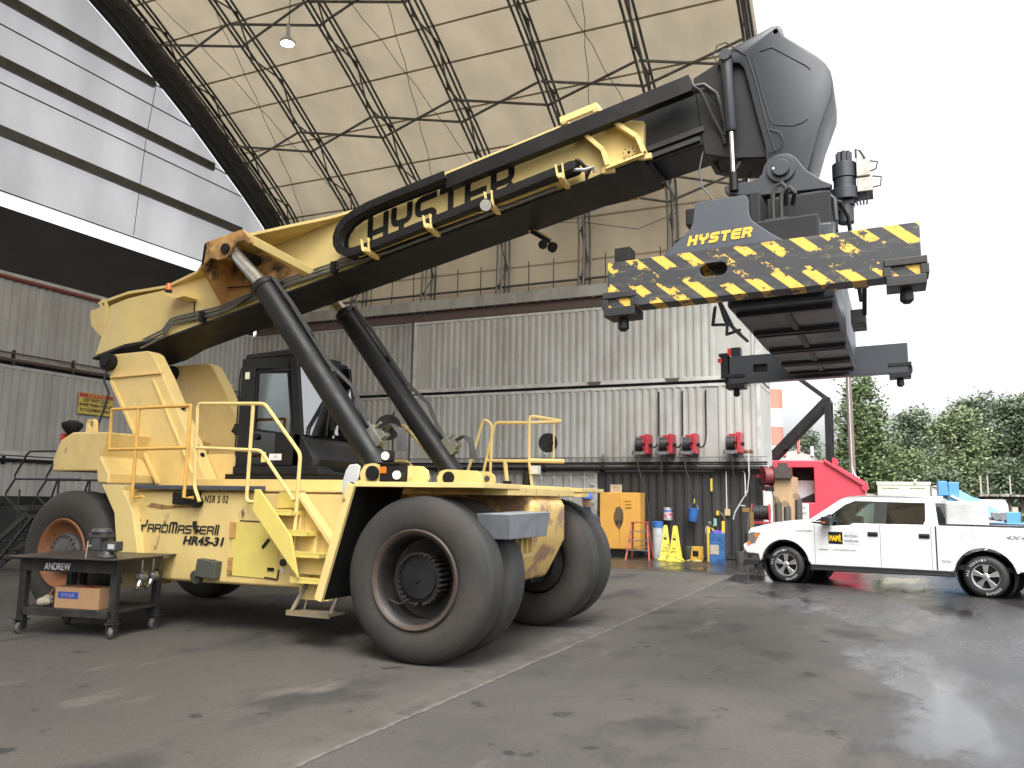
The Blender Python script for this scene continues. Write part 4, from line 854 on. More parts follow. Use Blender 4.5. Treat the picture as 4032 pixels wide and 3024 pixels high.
MB().box(4.46,4.60,-.2,.12,5.40,5.62).box(4.46,4.62,-.2,.12,5.22,5.38).build('control_box', M('dirty_cream_box', (.55,.53,.47), .6, col2=(.3,.28,.24), sc=9), spr, bev=.008)
q = MB().tube([(4.46,-.2,5.62),(4.46,-.2,5.72),(4.5,-.2,5.7),(4.55,-.2,5.6)], .012, 6).tube([(4.6,-.15,5.58),(4.68,-.15,5.56),(4.66,-.15,5.48),(4.6,-.15,5.46)], .009, 6).tube([(4.62,-.15,5.40),(4.71,-.15,5.38),(4.70,-.15,5.28),(4.62,-.15,5.27)], .009, 6)
for k in range(5): q.tube([(4.42+.03*k,-.15,5.25),(4.40+.04*k,-.15,5.14),(4.43+.03*k,-.15,5.08)], .01, 5)
q.build('motor_cable', HOSE, spr)
# --- operator's cab
cab = MB().xz([(-3.90,2.05),(-2.36,2.05),(-2.40,2.16),(-3.90,2.16)], .70, -.70).build('cab', BLK, rs, bev=.012)
q = MB().loft([[(-3.88,-.62,3.72),(-3.02,-.60,3.74),(-3.02,.60,3.74),(-3.88,.62,3.72)],[(-3.86,-.60,3.80),(-3.05,-.58,3.84),(-3.05,.58,3.84),(-3.86,.60,3.80)]]).box(-3.02,-2.90,-.58,.58,3.68,3.76); q.build('cab_roof', BLK, cab, bev=.02)
for s in (1,-1):
    y0, y1 = -s*.66, -s*.60
    q = MB().xz([(-3.90,2.16),(-3.62,2.16),(-3.62,3.72),(-3.88,3.72)], y0, y1)                       # rear pillar
    q.xz([(-3.02,3.72),(-2.90,3.72),(-2.74,2.66),(-2.76,2.16),(-2.88,2.16),(-2.87,2.62)], y0, y1)  # front pillar
    q.xz([(-3.62,3.56),(-3.03,3.54),(-3.01,3.72),(-3.62,3.72)], y0, y1); q.build('cab_pillar', BLK, cab, bev=.012)
    q = MB().xz([(-3.615,2.17),(-2.885,2.17),(-2.885,2.60),(-3.615,2.70)], y0*.985, y1); 
    q.xz([(-3.615,2.70),(-3.58,2.70),(-3.58,3.52),(-3.615,3.55)], y0*.985, y1).xz([(-3.06,3.50),(-3.03,3.53),(-2.88,2.6),(-2.92,2.62)], y0*.985, y1).xz([(-3.58,3.50),(-3.06,3.48),(-3.04,3.53),(-3.58,3.555)], y0*.985, y1)
    dr = q.build('cab_door', BLKM, cab, bev=.008)
    MB().xz([(-3.58,2.70),(-2.92,2.61),(-3.06,3.49),(-3.58,3.51)], -s*.628, -s*.622).build('door_window', GLASS, dr)
    MB().xz([(-3.60,2.20),(-3.2,2.2),(-3.2,2.62),(-3.58,2.66)], -s*.652, -s*.645).build('lower_window', GLASSD, dr)
    MB().cyl((-3.54,-s*.64,2.58),(-3.54,-s*.70,2.58),.05,n=16).build('door_handle', BLK, dr)
# curved nose under the windscreen
rings = []
for y in (-.66,-.60,-.35,0,.35,.60,.66):
    k = 1-(abs(y)/.66)**4
    rings.append([(-2.88,y,2.06),(-2.50-.04+.16*k,y,2.06),(-2.46-.06+.22*k,y,2.25),(-2.60-.04+.14*k,y,2.45),(-2.74,y,2.60-.04*k),(-2.88,y,2.62)])
MB().loft(rings).build('cab_nose', BLK, cab, bev=.01)
q = MB().hexa([(-2.745,-.60,2.60),(-2.735,-.60,2.60),(-2.735,.60,2.60),(-2.745,.60,2.60),(-2.905,-.58,3.70),(-2.895,-.58,3.70),(-2.895,.58,3.70),(-2.905,.58,3.70)]); ws = q.build('windscreen', GLASSW, cab)
q = MB().beam((-2.74,-.1,2.62),(-2.80,.05,3.2),.02,.02).beam((-2.79,.06,3.05),(-2.74,.06,2.72),.02,.06); q.build('wiper', BLKM, ws)
MB().hexa([(-3.875,-.58,2.7),(-3.865,-.58,2.7),(-3.865,.58,2.7),(-3.875,.58,2.7),(-3.865,-.58,3.66),(-3.855,-.58,3.66),(-3.855,.58,3.66),(-3.865,.58,3.66)]).build('rear_window', GLASS, cab)
q = MB().box(-3.55,-3.1,-.25,.25,2.35,2.50).hexa([(-3.6,-.24,2.5),(-3.48,-.24,2.5),(-3.48,.24,2.5),(-3.6,.24,2.5),(-3.72,-.2,3.15),(-3.62,-.2,3.15),(-3.62,.2,3.15),(-3.72,.2,3.15)]).box(-3.4,-3.25,-.1,.1,2.1,2.35); q.build('driver_seat', BLKM, cab, bev=.03)
q = MB().tube([(-2.85,0,2.2),(-3.0,0,2.75)], .05).lathe([(0,.19),(.02,.2),(.03,.19),(.015,.18)], (-3.02,0,2.78), (.45,0,.9), 28, True); q.build('steering_column', BLKM, cab)
MB().box(-3.80,-3.72,-.668,-.661,3.42,3.52).build('sticker', M('cream_sticker', (.75,.72,.55), .5), cab)
q = MB().xz([(-3.10,2.27),(-2.99,2.27),(-2.99,2.33),(-3.10,2.33)], -.655, -.659)
q = MB().box(-3.28,-3.06,-.664,-.660,2.245,2.335); st = q.build('sticker', WHITE, cab)
MB().xz([(-3.20,2.27),(-3.16,2.30),(-3.12,2.27),(-3.16,2.315)], -.6645, -.667).build('sticker_mark', M('blue_ink', (.05,.2,.55), .5), st)
MB().box(-3.42,-3.34,-.664,-.660,2.22,2.36).build('inspection_tag', M('yellow_tag', (.75,.68,.2), .5), cab)
q = MB().tube([(-3.92,-.5,2.75),(-4.05,-.55,2.72),(-4.08,-.55,2.66)], .03, 7).box(-4.02,-3.90,-.6,-.48,2.62,2.78).box(-3.97,-3.9,-.58,-.5,2.42,2.62); q.build('rear_lamp_bracket', BLKM, cab, bev=.01)
q = MB()
for k in range(4): q.tube([(-2.70+.05*k,.72,2.6),(-2.68+.05*k,.74,2.2),(-2.6+.05*k,.74,1.98)], .016, 6)
q.tube([(-2.86,.64,3.3),(-2.76,.74,3.2),(-2.72,.74,2.9)], .014, 6).box(-4.05,-2.2,-.68,.68,1.97,2.05); q.build('cab_mount', BLKM, cab)
for y in (-.63,.63):
    MB().tube([(-3.91,y,2.3),(-3.94,y,2.4),(-3.93,y,3.5),(-3.90,y,3.6)], .012, 6).build('grab_rail', BLKM, cab)
# --- handrails (each welded frame is one rail)
rt = .024
def rail(pts, mat, r=rt): 
    out = []
    for i, p in enumerate(pts):
        p = Vector(p)
        if 0 < i < len(pts)-1:
            a, b_ = Vector(pts[i-1]), Vector(pts[i+1]); k = .07
            d1, d2 = (a-p), (b_-p); l = min(k, d1.length*.4, d2.length*.4)
            for t in (0,.25,.5,.75,1): 
                u = p+d1.normalized()*l; v = p+d2.normalized()*l; out.append((u*(1-t)+p*t)*(1-t)+(p*(1-t)+v*t)*t)
        else: out.append(p)
    return out
y = -1.58
q = MB().tube([(-5.36,y,2.36),(-5.37,y,2.93),(-3.87,y,2.94)], rt).tube([(-5.36,y,2.36),(-3.88,y,2.37)], rt).tube([(-4.84,y,2.93),(-4.84,y,1.70),(-4.62,y,1.71)], rt).tube([(-3.87,y,2.95),(-3.88,y,1.71),(-3.72,y,1.71)], rt); q.build('handrail', YELO, rs)
q = MB().tube(rail([(-3.60,y,1.66),(-3.71,y,1.86),(-3.745,y,2.96),(-2.60,y,2.92),(-1.95,y-.05,2.27),(-1.97,y-.05,1.5),(-1.99,y-.06,.93)], YELP), rt).tube(rail([(-3.73,y,2.37),(-2.62,y,2.32),(-2.02,y-.04,1.70)], YELP), rt).tube(rail([(-2.79,y,2.91),(-2.81,y,1.67),(-2.63,y,1.67)], YELP), rt); q.build('handrail', YELP, rs)
y = 1.6
q = MB().tube(rail([(-3.6,y,2.92),(-2.50,y,2.92),(-1.81,y,2.24),(-1.81,y,1.9)], YEL), rt).tube(rail([(-3.4,y,2.35),(-2.42,y,2.34),(-1.95,y,1.9)], YEL), rt); q.build('handrail', YEL, rs)
y = 1.65
q = MB().tube(rail([(-1.40,y,1.93),(-1.33,y,2.20),(-1.08,y,2.99),(-.93,y,2.90),(-.95,y,1.93)], YEL), rt).tube(rail([(-1.12,y,1.93),(-.88,y,2.93),(-.30,y,2.91)], YEL), rt).tube([(-1.0,y,2.34),(-.30,y,2.33)], rt).tube([(-.70,y,2.33),(-.66,y,2.03)], .034).tube(rail([(-.24,y,1.93),(-.30,y,2.34),(-.30,y,3.02),(.13,y+.3,2.95),(-.3,y+.0,2.91)], YEL), rt).tube([(-.3,y,2.34),(.15,y+.3,2.34)], .034).tube([(.0,y+.25,2.94),(.0,y+.25,2.34)], .014); q.build('handrail', YEL, rs)
MB().box(-.70,-.60,y-.06,y+.04,1.93,2.03).build('rail_foot', BLKM, rs)
# --- access stairs
stp = side([(-2.50,1.57),(-2.49,1.83),(-2.42,1.83),(-1.90,1.28),(-1.76,.80),(-1.88,.92)], 1.80, 1.77, 'stairs', YELL, rs, bev=.004)
q = MB().prism([(-2.02,1.80),(-1.97,1.80),(-1.40,1.19),(-1.45,1.16)], lambda a,b: (a,-1.47,b), lambda a,b: (a,-1.62,b)); q.xz([(-2.0,1.79),(-1.42,1.18),(-1.44,.70),(-1.52,.64),(-2.0,.64)], -1.47, -1.452); q.build('inner_stringer', YEL, stp, bev=.004)
for (x0,x1,z) in ((-2.36,-1.95,1.57),(-2.14,-1.70,1.33),(-1.96,-1.50,1.08),(-1.92,-1.48,.78)):
    q = MB().box(x0,x1,-1.74,-1.47,z-.05,z).box(x0,x1,-1.745,-1.735,z-.05,z+.015)
    for k in range(14): q.box(x0+.01+k*(x1-x0-.02)/14, x0+.01+(k+.55)*(x1-x0-.02)/14, -1.75,-1.73,z+.0,z+.02)
    q.build('tread', YELL, stp)
    MB().box(x0,x1,-1.56,-1.475,z-.26,z-.05).build('riser', YEL, stp)
MB().xz([(-2.40,1.60),(-2.36,1.80),(-2.0,1.80),(-1.95,1.62)], -1.49, -1.475).build('stair_back', YELL, stp)
q = MB().box(-1.90,-1.28,-1.80,-1.50,.38,.40).box(-1.90,-1.28,-1.81,-1.795,.36,.42)
for k in range(20): q.box(-1.88+k*.03,-1.865+k*.03,-1.813,-1.79,.40,.425)
q.beam((-1.86,-1.76,.40),(-1.80,-1.50,.80),.05,.02).beam((-1.30,-1.76,.40),(-1.26,-1.50,.85),.05,.02).beam((-1.86,-1.52,.40),(-1.80,-1.48,.7),.12,.02); q.build('lowest_step', M('worn_step_steel', (.22,.19,.15), .6, .3, col2=(.36,.26,.11), sc=6), stp)
MB().box(-1.98,-1.92,-1.66,-1.60,.92,1.10).build('rail_clamp', YELP, stp, bev=.004)
# --- side panel details
dy = -1.456
dr = MB().xz([(-3.12,.73),(-3.12,1.42),(-2.39,1.405),(-2.34,.72)], dy-.008, dy+.004).build('service_door', YELL, rs, bev=.004)
MB().box(-3.16,-3.06,dy-.02,dy-.004,1.20,1.41).build('door_hinge', RUSTY, dr, bev=.004); MB().box(-3.16,-3.08,dy-.02,dy-.004,.74,.96).build('door_hinge', RUSTY, dr, bev=.004)
MB().beam((-2.60,dy-.018,1.10),(-2.50,dy-.018,1.21),.015,.035).beam((-2.50,dy-.018,.84),(-2.40,dy-.018,.84),.015,.04).build('door_latch', BLKM, dr)
MB().beam((-3.0,dy-.004,1.425),(-2.55,dy-.004,1.42),.01,.02).beam((-2.55,dy-.008,.735),(-2.34,dy-.008,.72),.012,.02).beam((-2.345,dy-.008,.72),(-2.33,dy-.008,.84),.012,.02).build('rust_edge', M('rust_edge', (.06,.03,.02), .8), dr)
q = MB().cyl((-3.40,dy+.02,.83),(-3.40,dy-.10,.83),.088,n=28); q.build('filler_cap', BLKM, rs, bev=.01)
q = MB().hexa([(-3.62,dy-.12,.70),(-3.28,dy-.12,.68),(-3.28,dy,.68),(-3.62,dy,.70),(-3.58,dy-.12,.93),(-3.26,dy-.12,.90),(-3.26,dy,.90),(-3.58,dy,.93)]).cyl((-3.66,dy-.06,.68),(-3.66,dy+.2,.72),.09,n=20); q.build('battery_isolator_box', M('dull_olive_box', (.07,.075,.06), .6), rs, bev=.01)
q = MB().cyl((-2.27,dy+.01,.93),(-2.27,dy-.02,.93),.045,n=20); q.build('inspection_cap', RIMK, rs)
MB().box(-2.30,-2.25,dy-.006,dy,.80,.86).build('small_label', M('pale_label', (.55,.58,.58), .5), rs)
q = MB().box(-4.16,-3.70,dy-.06,dy+.0,1.62,1.78).cyl((-3.72,dy-.10,1.65),(-3.72,dy,1.65),.07,n=20); q.build('step_lamp_box', BLKM, rs, bev=.01)
q = MB().tube([(-3.77,dy-.02,1.40),(-3.75,dy-.02,1.30),(-3.70,dy-.02,1.27)], .028, 8); q.build('pull_handle', BLKM, rs)
MB().xz([(-4.68,1.58),(-4.6,1.63),(-4.3,1.60),(-3.9,1.60),(-3.72,1.585),(-3.9,1.575),(-4.25,1.565),(-4.4,1.55)], dy-.003, dy+.002).build('rust_streak', M('rust_streak', (.30,.17,.06), .8, col2=(.12,.06,.03), sc=9), rs)
DECAL = M('black_decal', (.012,.012,.013), .35)
fr = lambda x, z, y_=dy-.004: frame_mtx((x,y_,z), (1,0,0), (0,0,1))
DW = dict(bold=.012, shear=.12)
x = -4.83
for wd, W_, H_, t_ in (('Y',.17,.165,.030),('ARD',.115,.112,.020),('M',.145,.150,.028),('ASTER',.115,.112,.020),('II',.06,.135,.026)):
    block_word(wd, H_, W_, t_, .014, lambda u, v, k, x=x: (x+u+.16*v, dy-.002-.002*k, 1.235+v-.003*(x+4.83))).build('lettering', DECAL, rs, ang=10); x += len(wd)*((W_ if wd != 'II' else t_)+.014)+.006
fit('HR45-31', .72, .115, DECAL, rs, fr(-3.97,1.09), bold=.035, shear=.22)
fit('NSR S 02', .40, .095, DECAL, rs, fr(-3.63,1.65), bold=.004, shear=.18, gap=1.2)
# --- front lights, mirrors
for s in (1,-1):
    if s > 0:
        lb = MB().box(-.95,-.66,-1.38,-1.20,1.93,2.17).box(-.98,-.64,-1.40,-1.18,2.15,2.175).build('lamp_bracket', BLKM, rs, bev=.01)
        hl = MB().box(-.92,-.80,-1.40,-1.27,2.18,2.32).build('headlamp_housing', BLKM, lb, bev=.02); MB().cyl((-.86,-1.395,2.25),(-.855,-1.412,2.25),.052,n=24).build('lens', LENS, hl)
        hl = MB().cyl((-.70,-1.30,2.02),(-.67,-1.43,2.02),.058,n=24).build('headlamp_housing', BLKM, lb); MB().cyl((-.668,-1.432,2.02),(-.664,-1.442,2.02),.052,n=24).build('lens', LENS, hl)
        MB().box(-.94,-.85,-1.395,-1.381,2.04,2.12).build('turn_signal', AMBER, lb, bev=.01)
    m_ = MB().xz([(-1.06,1.78),(-1.0,1.70),(-.93,1.75),(-.85,1.98),(-.83,2.10),(-.88,2.13),(-.98,2.12),(-1.03,2.05),(-1.07,1.9)], -s*1.93, -s*1.96).build('side_mirror', GREYC if s>0 else BLK, rs, bev=.012) if s > 0 else None
q = MB().lathe([(0,.20),(.02,.20),(.05,.16),(.06,.05)], (-2.34,.90,2.82), (-.55,.75,.1), 28).tube([(-2.29,.90,2.82),(-2.22,.85,2.84)], .03, 8).tube([(-2.22,.85,3.05),(-2.22,.85,2.2),(-2.22,.85,1.95)], .014, 6); q.build('round_mirror', BLK, rs)
q = MB().lathe([(0,.15),(.02,.15),(.05,.12),(.06,.04)], (-.09,1.9,2.62), (-.6,.75,.1), 28).tube([(-.06,1.9,2.62),(0,1.9,2.62)], .03, 8); q.build('round_mirror', BLK, rs)
fl = MB().box(-.26,-.12,1.60,1.7,2.13,2.26).build('flood_lamp', GREYC, rs, bev=.01); MB().box(-.25,-.13,1.585,1.599,2.14,2.25).build('lens', LENS, fl)
MB().cyl((-.35,1.70,1.93),(-.35,1.70,2.16),.07,n=16).build('rear_drum', BLKM, rs)
MB().xz([(-.92,1.94),(-.86,1.94),(-.88,2.12),(-.91,2.15)], 1.2, 1.22).build('white_marker', WHITE, rs)
# ------------------------------------------------------------ things on the back wall
YF = YW-.01
REDP = M('red_enamel', (0.42,0.035,0.05), .35, col2=(.34,.03,.04), sc=5)
def hose_reel(x, z, lab, outlet=True):
    t = thing('hose_reel', lab, 'hose reel', (x,YF-.42,z), 0, 'red hose reels on the grey container')
    for s in (-1,1):
        q = MB().lathe([(0,.26),(.015,.275),(.03,.26),(.03,.10)], (s*.13-.02,0,0), (s,0,0), 32); q.build('flange', REDP if s>0 else STEEL, t)
    q = MB()
    for i in range(6): q.lathe([(a*.0+.022*math.cos(R(b_)), .20+.022*math.sin(R(b_))) for a,b_ in ((0,k*45) for k in range(8))], (-.125+.04*i,0,0), (1,0,0), 28, True)
    q.cyl((-.14,0,0),(.14,0,0),.19,n=24); q.build('coiled_hose', HOSE, t)
    MB().box(.16,.27,-.2,.40,-.30,.33).box(-.17,.16,.34,.41,-.3,.33).build('bracket', REDP, t, bev=.01)
    q = MB().box(-.23,.16,-.28,-.26,-.33,-.23).box(-.23,-.20,-.28,-.1,-.33,-.2).box(.14,.17,-.28,-.1,-.33,-.2); q.build('roller_guide', STEEL, t, bev=.004)
    q = MB().cyl((.27,-.02,-.02),(.36,-.02,-.02),.06,n=16).tube([(.12,-.24,.0),(.14,-.26,-.02)], .06, 10); q.build('swivel', BLKM, t)
    if outlet: MB().tube([(.30,-.05,-.02),(.38,-.05,-.10),(.46,0,-.08),(.48,.2,.05),(.48,.36,.30),(.48,.40,1.75)], .026, 7).build('supply_pipe', BLKM, t)
    return t
zr = 3.55
reels = [hose_reel(-7.30, zr, 'red hose reel leftmost of the row, above the yellow cabinet'),
         hose_reel(-6.53, zr, 'second red hose reel from the left, above the two yellow cones'),
         hose_reel(-5.78, zr, 'third red hose reel from the left, above the blue bucket'),
         hose_reel(-4.43, zr+.01, 'red hose reel alone at the right, nearest the container corner, no pipe above', False)]
def hang(name, lab, cat, pts, r, mat, group=None):
    return tag(MB().tube(pts, r, 7).build(name, mat), lab, cat, group)
gh = 'black hoses hanging from the wall reels'
hang('hanging_hose', 'black hose hanging from the leftmost red reel down past the yellow cabinet', 'hose', [(-7.42,25.7,3.22),(-7.35,25.7,2.8),(-7.2,25.75,2.2),(-7.08,25.8,1.72),(-7.05,25.8,1.5),(-7.04,25.8,.9)], .022, HOSE, gh)
hang('hanging_hose', 'black hose hanging above the dented tin, from the second reel', 'hose', [(-6.60,25.7,3.2),(-6.62,25.7,2.6),(-6.58,25.75,2.1),(-6.48,25.8,1.85)], .022, HOSE, gh)
hang('hanging_hose', 'black hose with nozzle hanging above the blue bucket', 'hose', [(-5.88,25.7,3.2),(-5.85,25.7,2.8),(-5.70,25.75,2.2),(-5.58,25.8,1.9),(-5.55,25.8,1.62)], .022, HOSE, gh)
hang('hanging_hose', 'thin black hose hanging from the rightmost red reel', 'hose', [(-4.45,25.7,3.2),(-4.4,25.75,2.7),(-4.33,25.8,2.2),(-4.3,25.85,1.9)], .016, HOSE, gh)
# pipes along the joint of the lowest containers
for k, (z, r_, lab) in enumerate(((3.17,.020,'uppermost thin grey pipe running along the back wall'),(2.99,.03,'middle black pipe running along the back wall below the reels'),(2.93,.022,'thin black pipe just under the middle wall pipe'),(2.80,.07,'thick black pipe along the top of the lowest containers'))):
    q = MB().tube([(-22,YF-.06-.03*k,z),(-3.45,YF-.06-.03*k,z)], r_, 8)
    if k in (0,3):
        for i in range(6): q.box(-4.5-2.1*i-.02,-4.5-2.1*i+.02,YF-.16,YF-.0,z-.12,z+.10)
    tag(q.build('wall_pipe', BLKM if k else STEEL), lab, 'pipe', 'pipes along the back wall')
q = MB().box(-11.5,-3.64,YF-.05,YF-.012,2.735,2.755); tag(q.build('steel_angle', BLKM), 'black steel strip along the top edge of the black container', 'steel strip')
# grey left-wall pipes
for z, r_, lab in ((5.87,.025,'thin upper handrail-like pipe on the left container wall'),(5.66,.06,'thick dark pipe on the left wall below the thin one'),(2.68,.05,'black pipe on the left wall above the bottom container')):
    q = MB().tube([(-23.9,13.4,z),(-23.9,25.6,z)], r_, 8)
    for i in range(6): q.box(-23.98,-23.86,14+2*i,14.04+2*i,z-.14,z+.1)
    tag(q.build('wall_pipe', BROWN if z > 3 else BLKM), lab, 'pipe', 'pipes along the left wall')
# notice sign on the left wall
sg = thing('notice_sign', 'yellow and red notice sign about keeping the shop clean, on the left wall', 'sign', (-23.92,18.98,4.65), R(90))
SGY = M('sign_yellow', (.62,.47,.12), .5, col2=(.5,.38,.1), sc=4)
MB().box(-.66,.66,-.0,.02,-.36,.34).build('panel', SGY, sg, bev=.003)
MB().box(-.64,.64,-.006,-.001,.19,.32).build('red_band', M('sign_red', (.45,.05,.04), .5), sg)
ft = lambda x, z: frame_mtx((x,-.007,z), (1,0,0), (0,0,1))
fit('NOTICE', .62, .09, SGY, sg, ft(-.31,.21), bold=.02, ext=.002, gap=1.6)
for tx, w_, z in (('KEEP SHOP CLEAN',.95,.05),('SWEEP TRASH, WIPE UP',1.22,-.12),('PUT EQUIPMENT AWAY',1.15,-.29)): fit(tx, w_, .12, DECAL, sg, ft(-w_/2,z), bold=.012, ext=.002)
# yellow cabinet with cardboard on top
CABY = M('cabinet_yellow', (.70,.37,.075), .5, col2=(.62,.32,.07), sc=2, col3=(.10,.07,.05), sc3=3.2, lo3=.66, hi3=.74)
cx, cy = -7.93, 25.55
cbn = thing('storage_cabinet', 'yellow two-door storage cabinet with a dark oil stain, against the black container', 'cabinet', (cx,cy,0))
MB().box(-.66,.66,-.0,.6,.24,2.02).build('body', CABY, cbn, bev=.008); MB().box(-.6,.6,.05,.55,.0,.24).build('plinth', BLKM, cbn)
for s in (-1,1):
    d_ = MB().box(s*.008,s*.645,-.022,-.002,.27,2.0).build('door', CABY, cbn, bev=.006)
    MB().box(s*.04,s*.07,-.05,-.022,1.02,1.14).build('handle', BLKM, d_)
rnd = random.Random(5); q = MB()
pl = [(-.03+(.13+.05*rnd.random())*math.cos(R(a)), 1.25+(.30+.10*rnd.random())*math.sin(R(a))) for a in range(0,360,18)]
q.xz(pl, -.0262, -.0225); q.build('oil_stain', M('oil_stain', (.14,.09,.04), .8, col2=(.06,.04,.03), sc=7), cbn)
lb = MB().box(.12,.42,-.027,-.0225,1.50,1.80).build('warning_label', M('label_orange', (.68,.38,.04), .5), cbn)
for i, z in enumerate((1.72,1.62,1.52)): MB().box(.19,.39,-.0295,-.0275,z,z+.035).build('label_line', RUSTY, lb)
cd_ = thing('cardboard_piece', 'piece of cardboard with handwriting standing on the yellow cabinet', 'cardboard', (cx-.18,cy+.2,2.02))
MB().box(-.19,.19,0,.02,0,.25).build('sheet', M('cardboard', (.50,.40,.28), .8, col2=(.44,.35,.25), sc=8), cd_)
fit('IIAC', .18, .045, DECAL, cd_, frame_mtx((-.09,-.003,.15),(1,0,0),(0,0,1)), shear=.2); fit('1 7', .18, .045, DECAL, cd_, frame_mtx((-.08,-.003,.05),(1,0,0),(0,0,1)), shear=.2)
# step ladder
ld = thing('step_ladder', 'orange-red folding step ladder standing in front of the yellow cabinet', 'ladder', (-7.05,24.75,0), R(4))
FIB = M('orange_red_fibreglass', (.40,.075,.05), .5, col2=(.5,.2,.13), sc=8)
for s in (-1,1):
    MB().beam((s*.36,-.35,0),(s*.22,0,1.12),.05,.03,(0,1,0)).build('front_rail', FIB, ld); MB().beam((s*.34,.45,0),(s*.22,.08,1.10),.05,.03,(0,1,0)).build('rear_rail', FIB, ld)
for i, z in enumerate((.28,.56,.84)): MB().box(-.33+.035*i,.33-.035*i,-.30+.08*i,-.16+.08*i,z,z+.03).build('step', STEEL, ld)
MB().box(-.26,.26,-.1,.16,1.10,1.14).build('top_cap', FIB, ld, bev=.008); q = MB()
for s in (-1,1): q.beam((s*.31,-.2,.6),(s*.3,.3,.6),.02,.015)
q.tube([(-.33,.4,.3),(0,.42,.42),(.33,.4,.3)], .012, 6); q.build('spreader_bar', STEEL, ld)
bk = thing('bucket', 'white and blue pail standing behind the step ladder', 'bucket', (-6.72,25.6,0), 0)
MB().lathe([(0,.13),(.9,.16),(.95,.17)], (0,0,.0), (0,0,1), 24).build('pail', M('white_pail', (.6,.62,.64), .5, col2=(.4,.42,.44), sc=5), bk); MB().lathe([(0,.175),(.17,.175),(.19,.15)], (0,0,.955), (0,0,1), 24).build('lid', BLUEP, bk)
# tall yellow floor cones
CONY = M('cone_yellow', (.72,.60,.06), .5, col2=(.5,.42,.06), sc=4, col3=(.05,.045,.03), sc3=7, lo3=.58, hi3=.64)
def floor_cone(x, y, lab, rz):
    t = thing('floor_cone', lab, 'floor cone', (x,y,0), rz, 'tall yellow caution cones by the black container')
    q = MB().loft([[(s*a, b_, z) for s,b_ in ((-a,-a),(a,-a),(a,a),(-a,a)) for s in (s/abs(s),)] for a, z in ((.21,.03),(.16,.12),(.055,1.02),(.035,1.05))]); q.build('body', CONY, t, bev=.01)
    MB().box(-.23,.23,-.23,.23,0,.035).build('base', CONY, t, bev=.01)
    mk = MB(); nrm = lambda z: -(.16-(.105)*(z-.12)/.9)-.004
    mk.prism([(-.045,.62),(.045,.62),(.045,.68),(-.045,.68)], lambda a,b: (a,nrm(b),b), lambda a,b: (a,nrm(b)+.003,b)); mk.build('caution_mark', DECAL, t)
    for tx, z, w_, h in (('PISO',.35,.14,.06),('MOJADO',.26,.17,.055)):
        o = fit(tx, w_, h, DECAL, t, Matrix.Identity(4)); 
        for v in o.data.vertices: vx, vz = v.co.x-w_/2, v.co.y+z; v.co = (vx, nrm(vz)-v.co.z, vz)
    return t
floor_cone(-6.33, 25.05, 'stained yellow caution cone nearer the step ladder', R(8)); floor_cone(-5.96, 24.75, 'yellow caution cone with black lettering, nearer the yellow crate', R(-3))
bn = thing('rubber_bin', 'small black bin standing right behind the second yellow cone', 'bin', (-5.68,25.2,0)); MB().lathe([(0,.13),(.42,.17),(.44,.16)], (0,0,0), (0,0,1), 20).build('bin_body', RUBK, bn)
# yellow crate with broken side
cr = thing('crate', 'broken yellow plastic crate standing on the floor by the black wall', 'crate', (-5.42,25.2,0), R(-6))
CRY = M('crate_yellow', (.60,.36,.045), .6, col2=(.40,.25,.05), sc=5)
q = MB().box(-.16,.16,-.12,.12,.02,.05).box(-.16,.16,-.12,-.10,.02,.14).box(-.16,.16,-.12,-.10,.32,.44).box(-.16,-.10,-.12,-.10,.14,.32).box(.08,.16,-.12,-.10,.14,.32).box(-.16,-.14,-.10,.12,.05,.44).box(.14,.16,-.10,.12,.05,.44).box(-.14,.14,.10,.12,.05,.44); q.build('crate_body', CRY, cr, bev=.006)
MB().box(-.13,.13,-.1,.09,.05,.3).build('contents', BLKM, cr)
rg = M('yellow_scraps', (.55,.48,.18), .7); q = MB(); rnd = random.Random(9)
for k in range(6):
    a = Vector((-5.36+rnd.uniform(-.2,.3), 24.78+rnd.uniform(-.1,.1), .02)); q.tube([a, a+Vector((rnd.uniform(-.06,.06),0,.05)), a+Vector((rnd.uniform(-.1,.1),.03,.005))], .02, 6)
tag(q.build('rag_scraps', rg), 'crumpled pale yellow rags lying on the floor in front of the crate', 'rags')
# guard posts and their clutter
STR = bpy.data.materials.new('black_yellow_stripe'); STR.use_nodes = True; nt = STR.node_tree; b = nt.nodes['Principled BSDF']; wv = nt.nodes.new('ShaderNodeTexWave'); wv.inputs['Scale'].default_value = 2.6; mp = nt.nodes.new('ShaderNodeMapping'); mp.inputs['Rotation'].default_value = (0,R(50),0); tc = nt.nodes.new('ShaderNodeTexCoord'); rp = nt.nodes.new('ShaderNodeValToRGB'); rp.color_ramp.interpolation = 'CONSTANT'; rp.color_ramp.elements[0].color = (.02,.02,.02,1); rp.color_ramp.elements[1].position = .5; rp.color_ramp.elements[1].color = (.70,.55,.10,1)
nt.links.new(tc.outputs['Object'], mp.inputs[0]); nt.links.new(mp.outputs[0], wv.inputs['Vector']); nt.links.new(wv.outputs['Fac'], rp.inputs[0]); nt.links.new(rp.outputs[0], b.inputs['Base Color'])
POSTY = M('post_yellow', (.72,.52,.06), .5, col2=(.6,.44,.06), sc=5)
tag(MB().cyl((-5.10,25.35,0),(-5.10,25.35,1.03),.055,n=20).build('guard_post', POSTY), 'plain yellow guard post leftmost of the posts by the blue jerrycan', 'post', 'yellow guard posts')
tag(MB().cyl((-4.99,25.45,0),(-4.99,25.45,1.06),.05,n=20).build('guard_post', STR), 'black and yellow striped post between the plain guard posts', 'post', 'yellow guard posts')
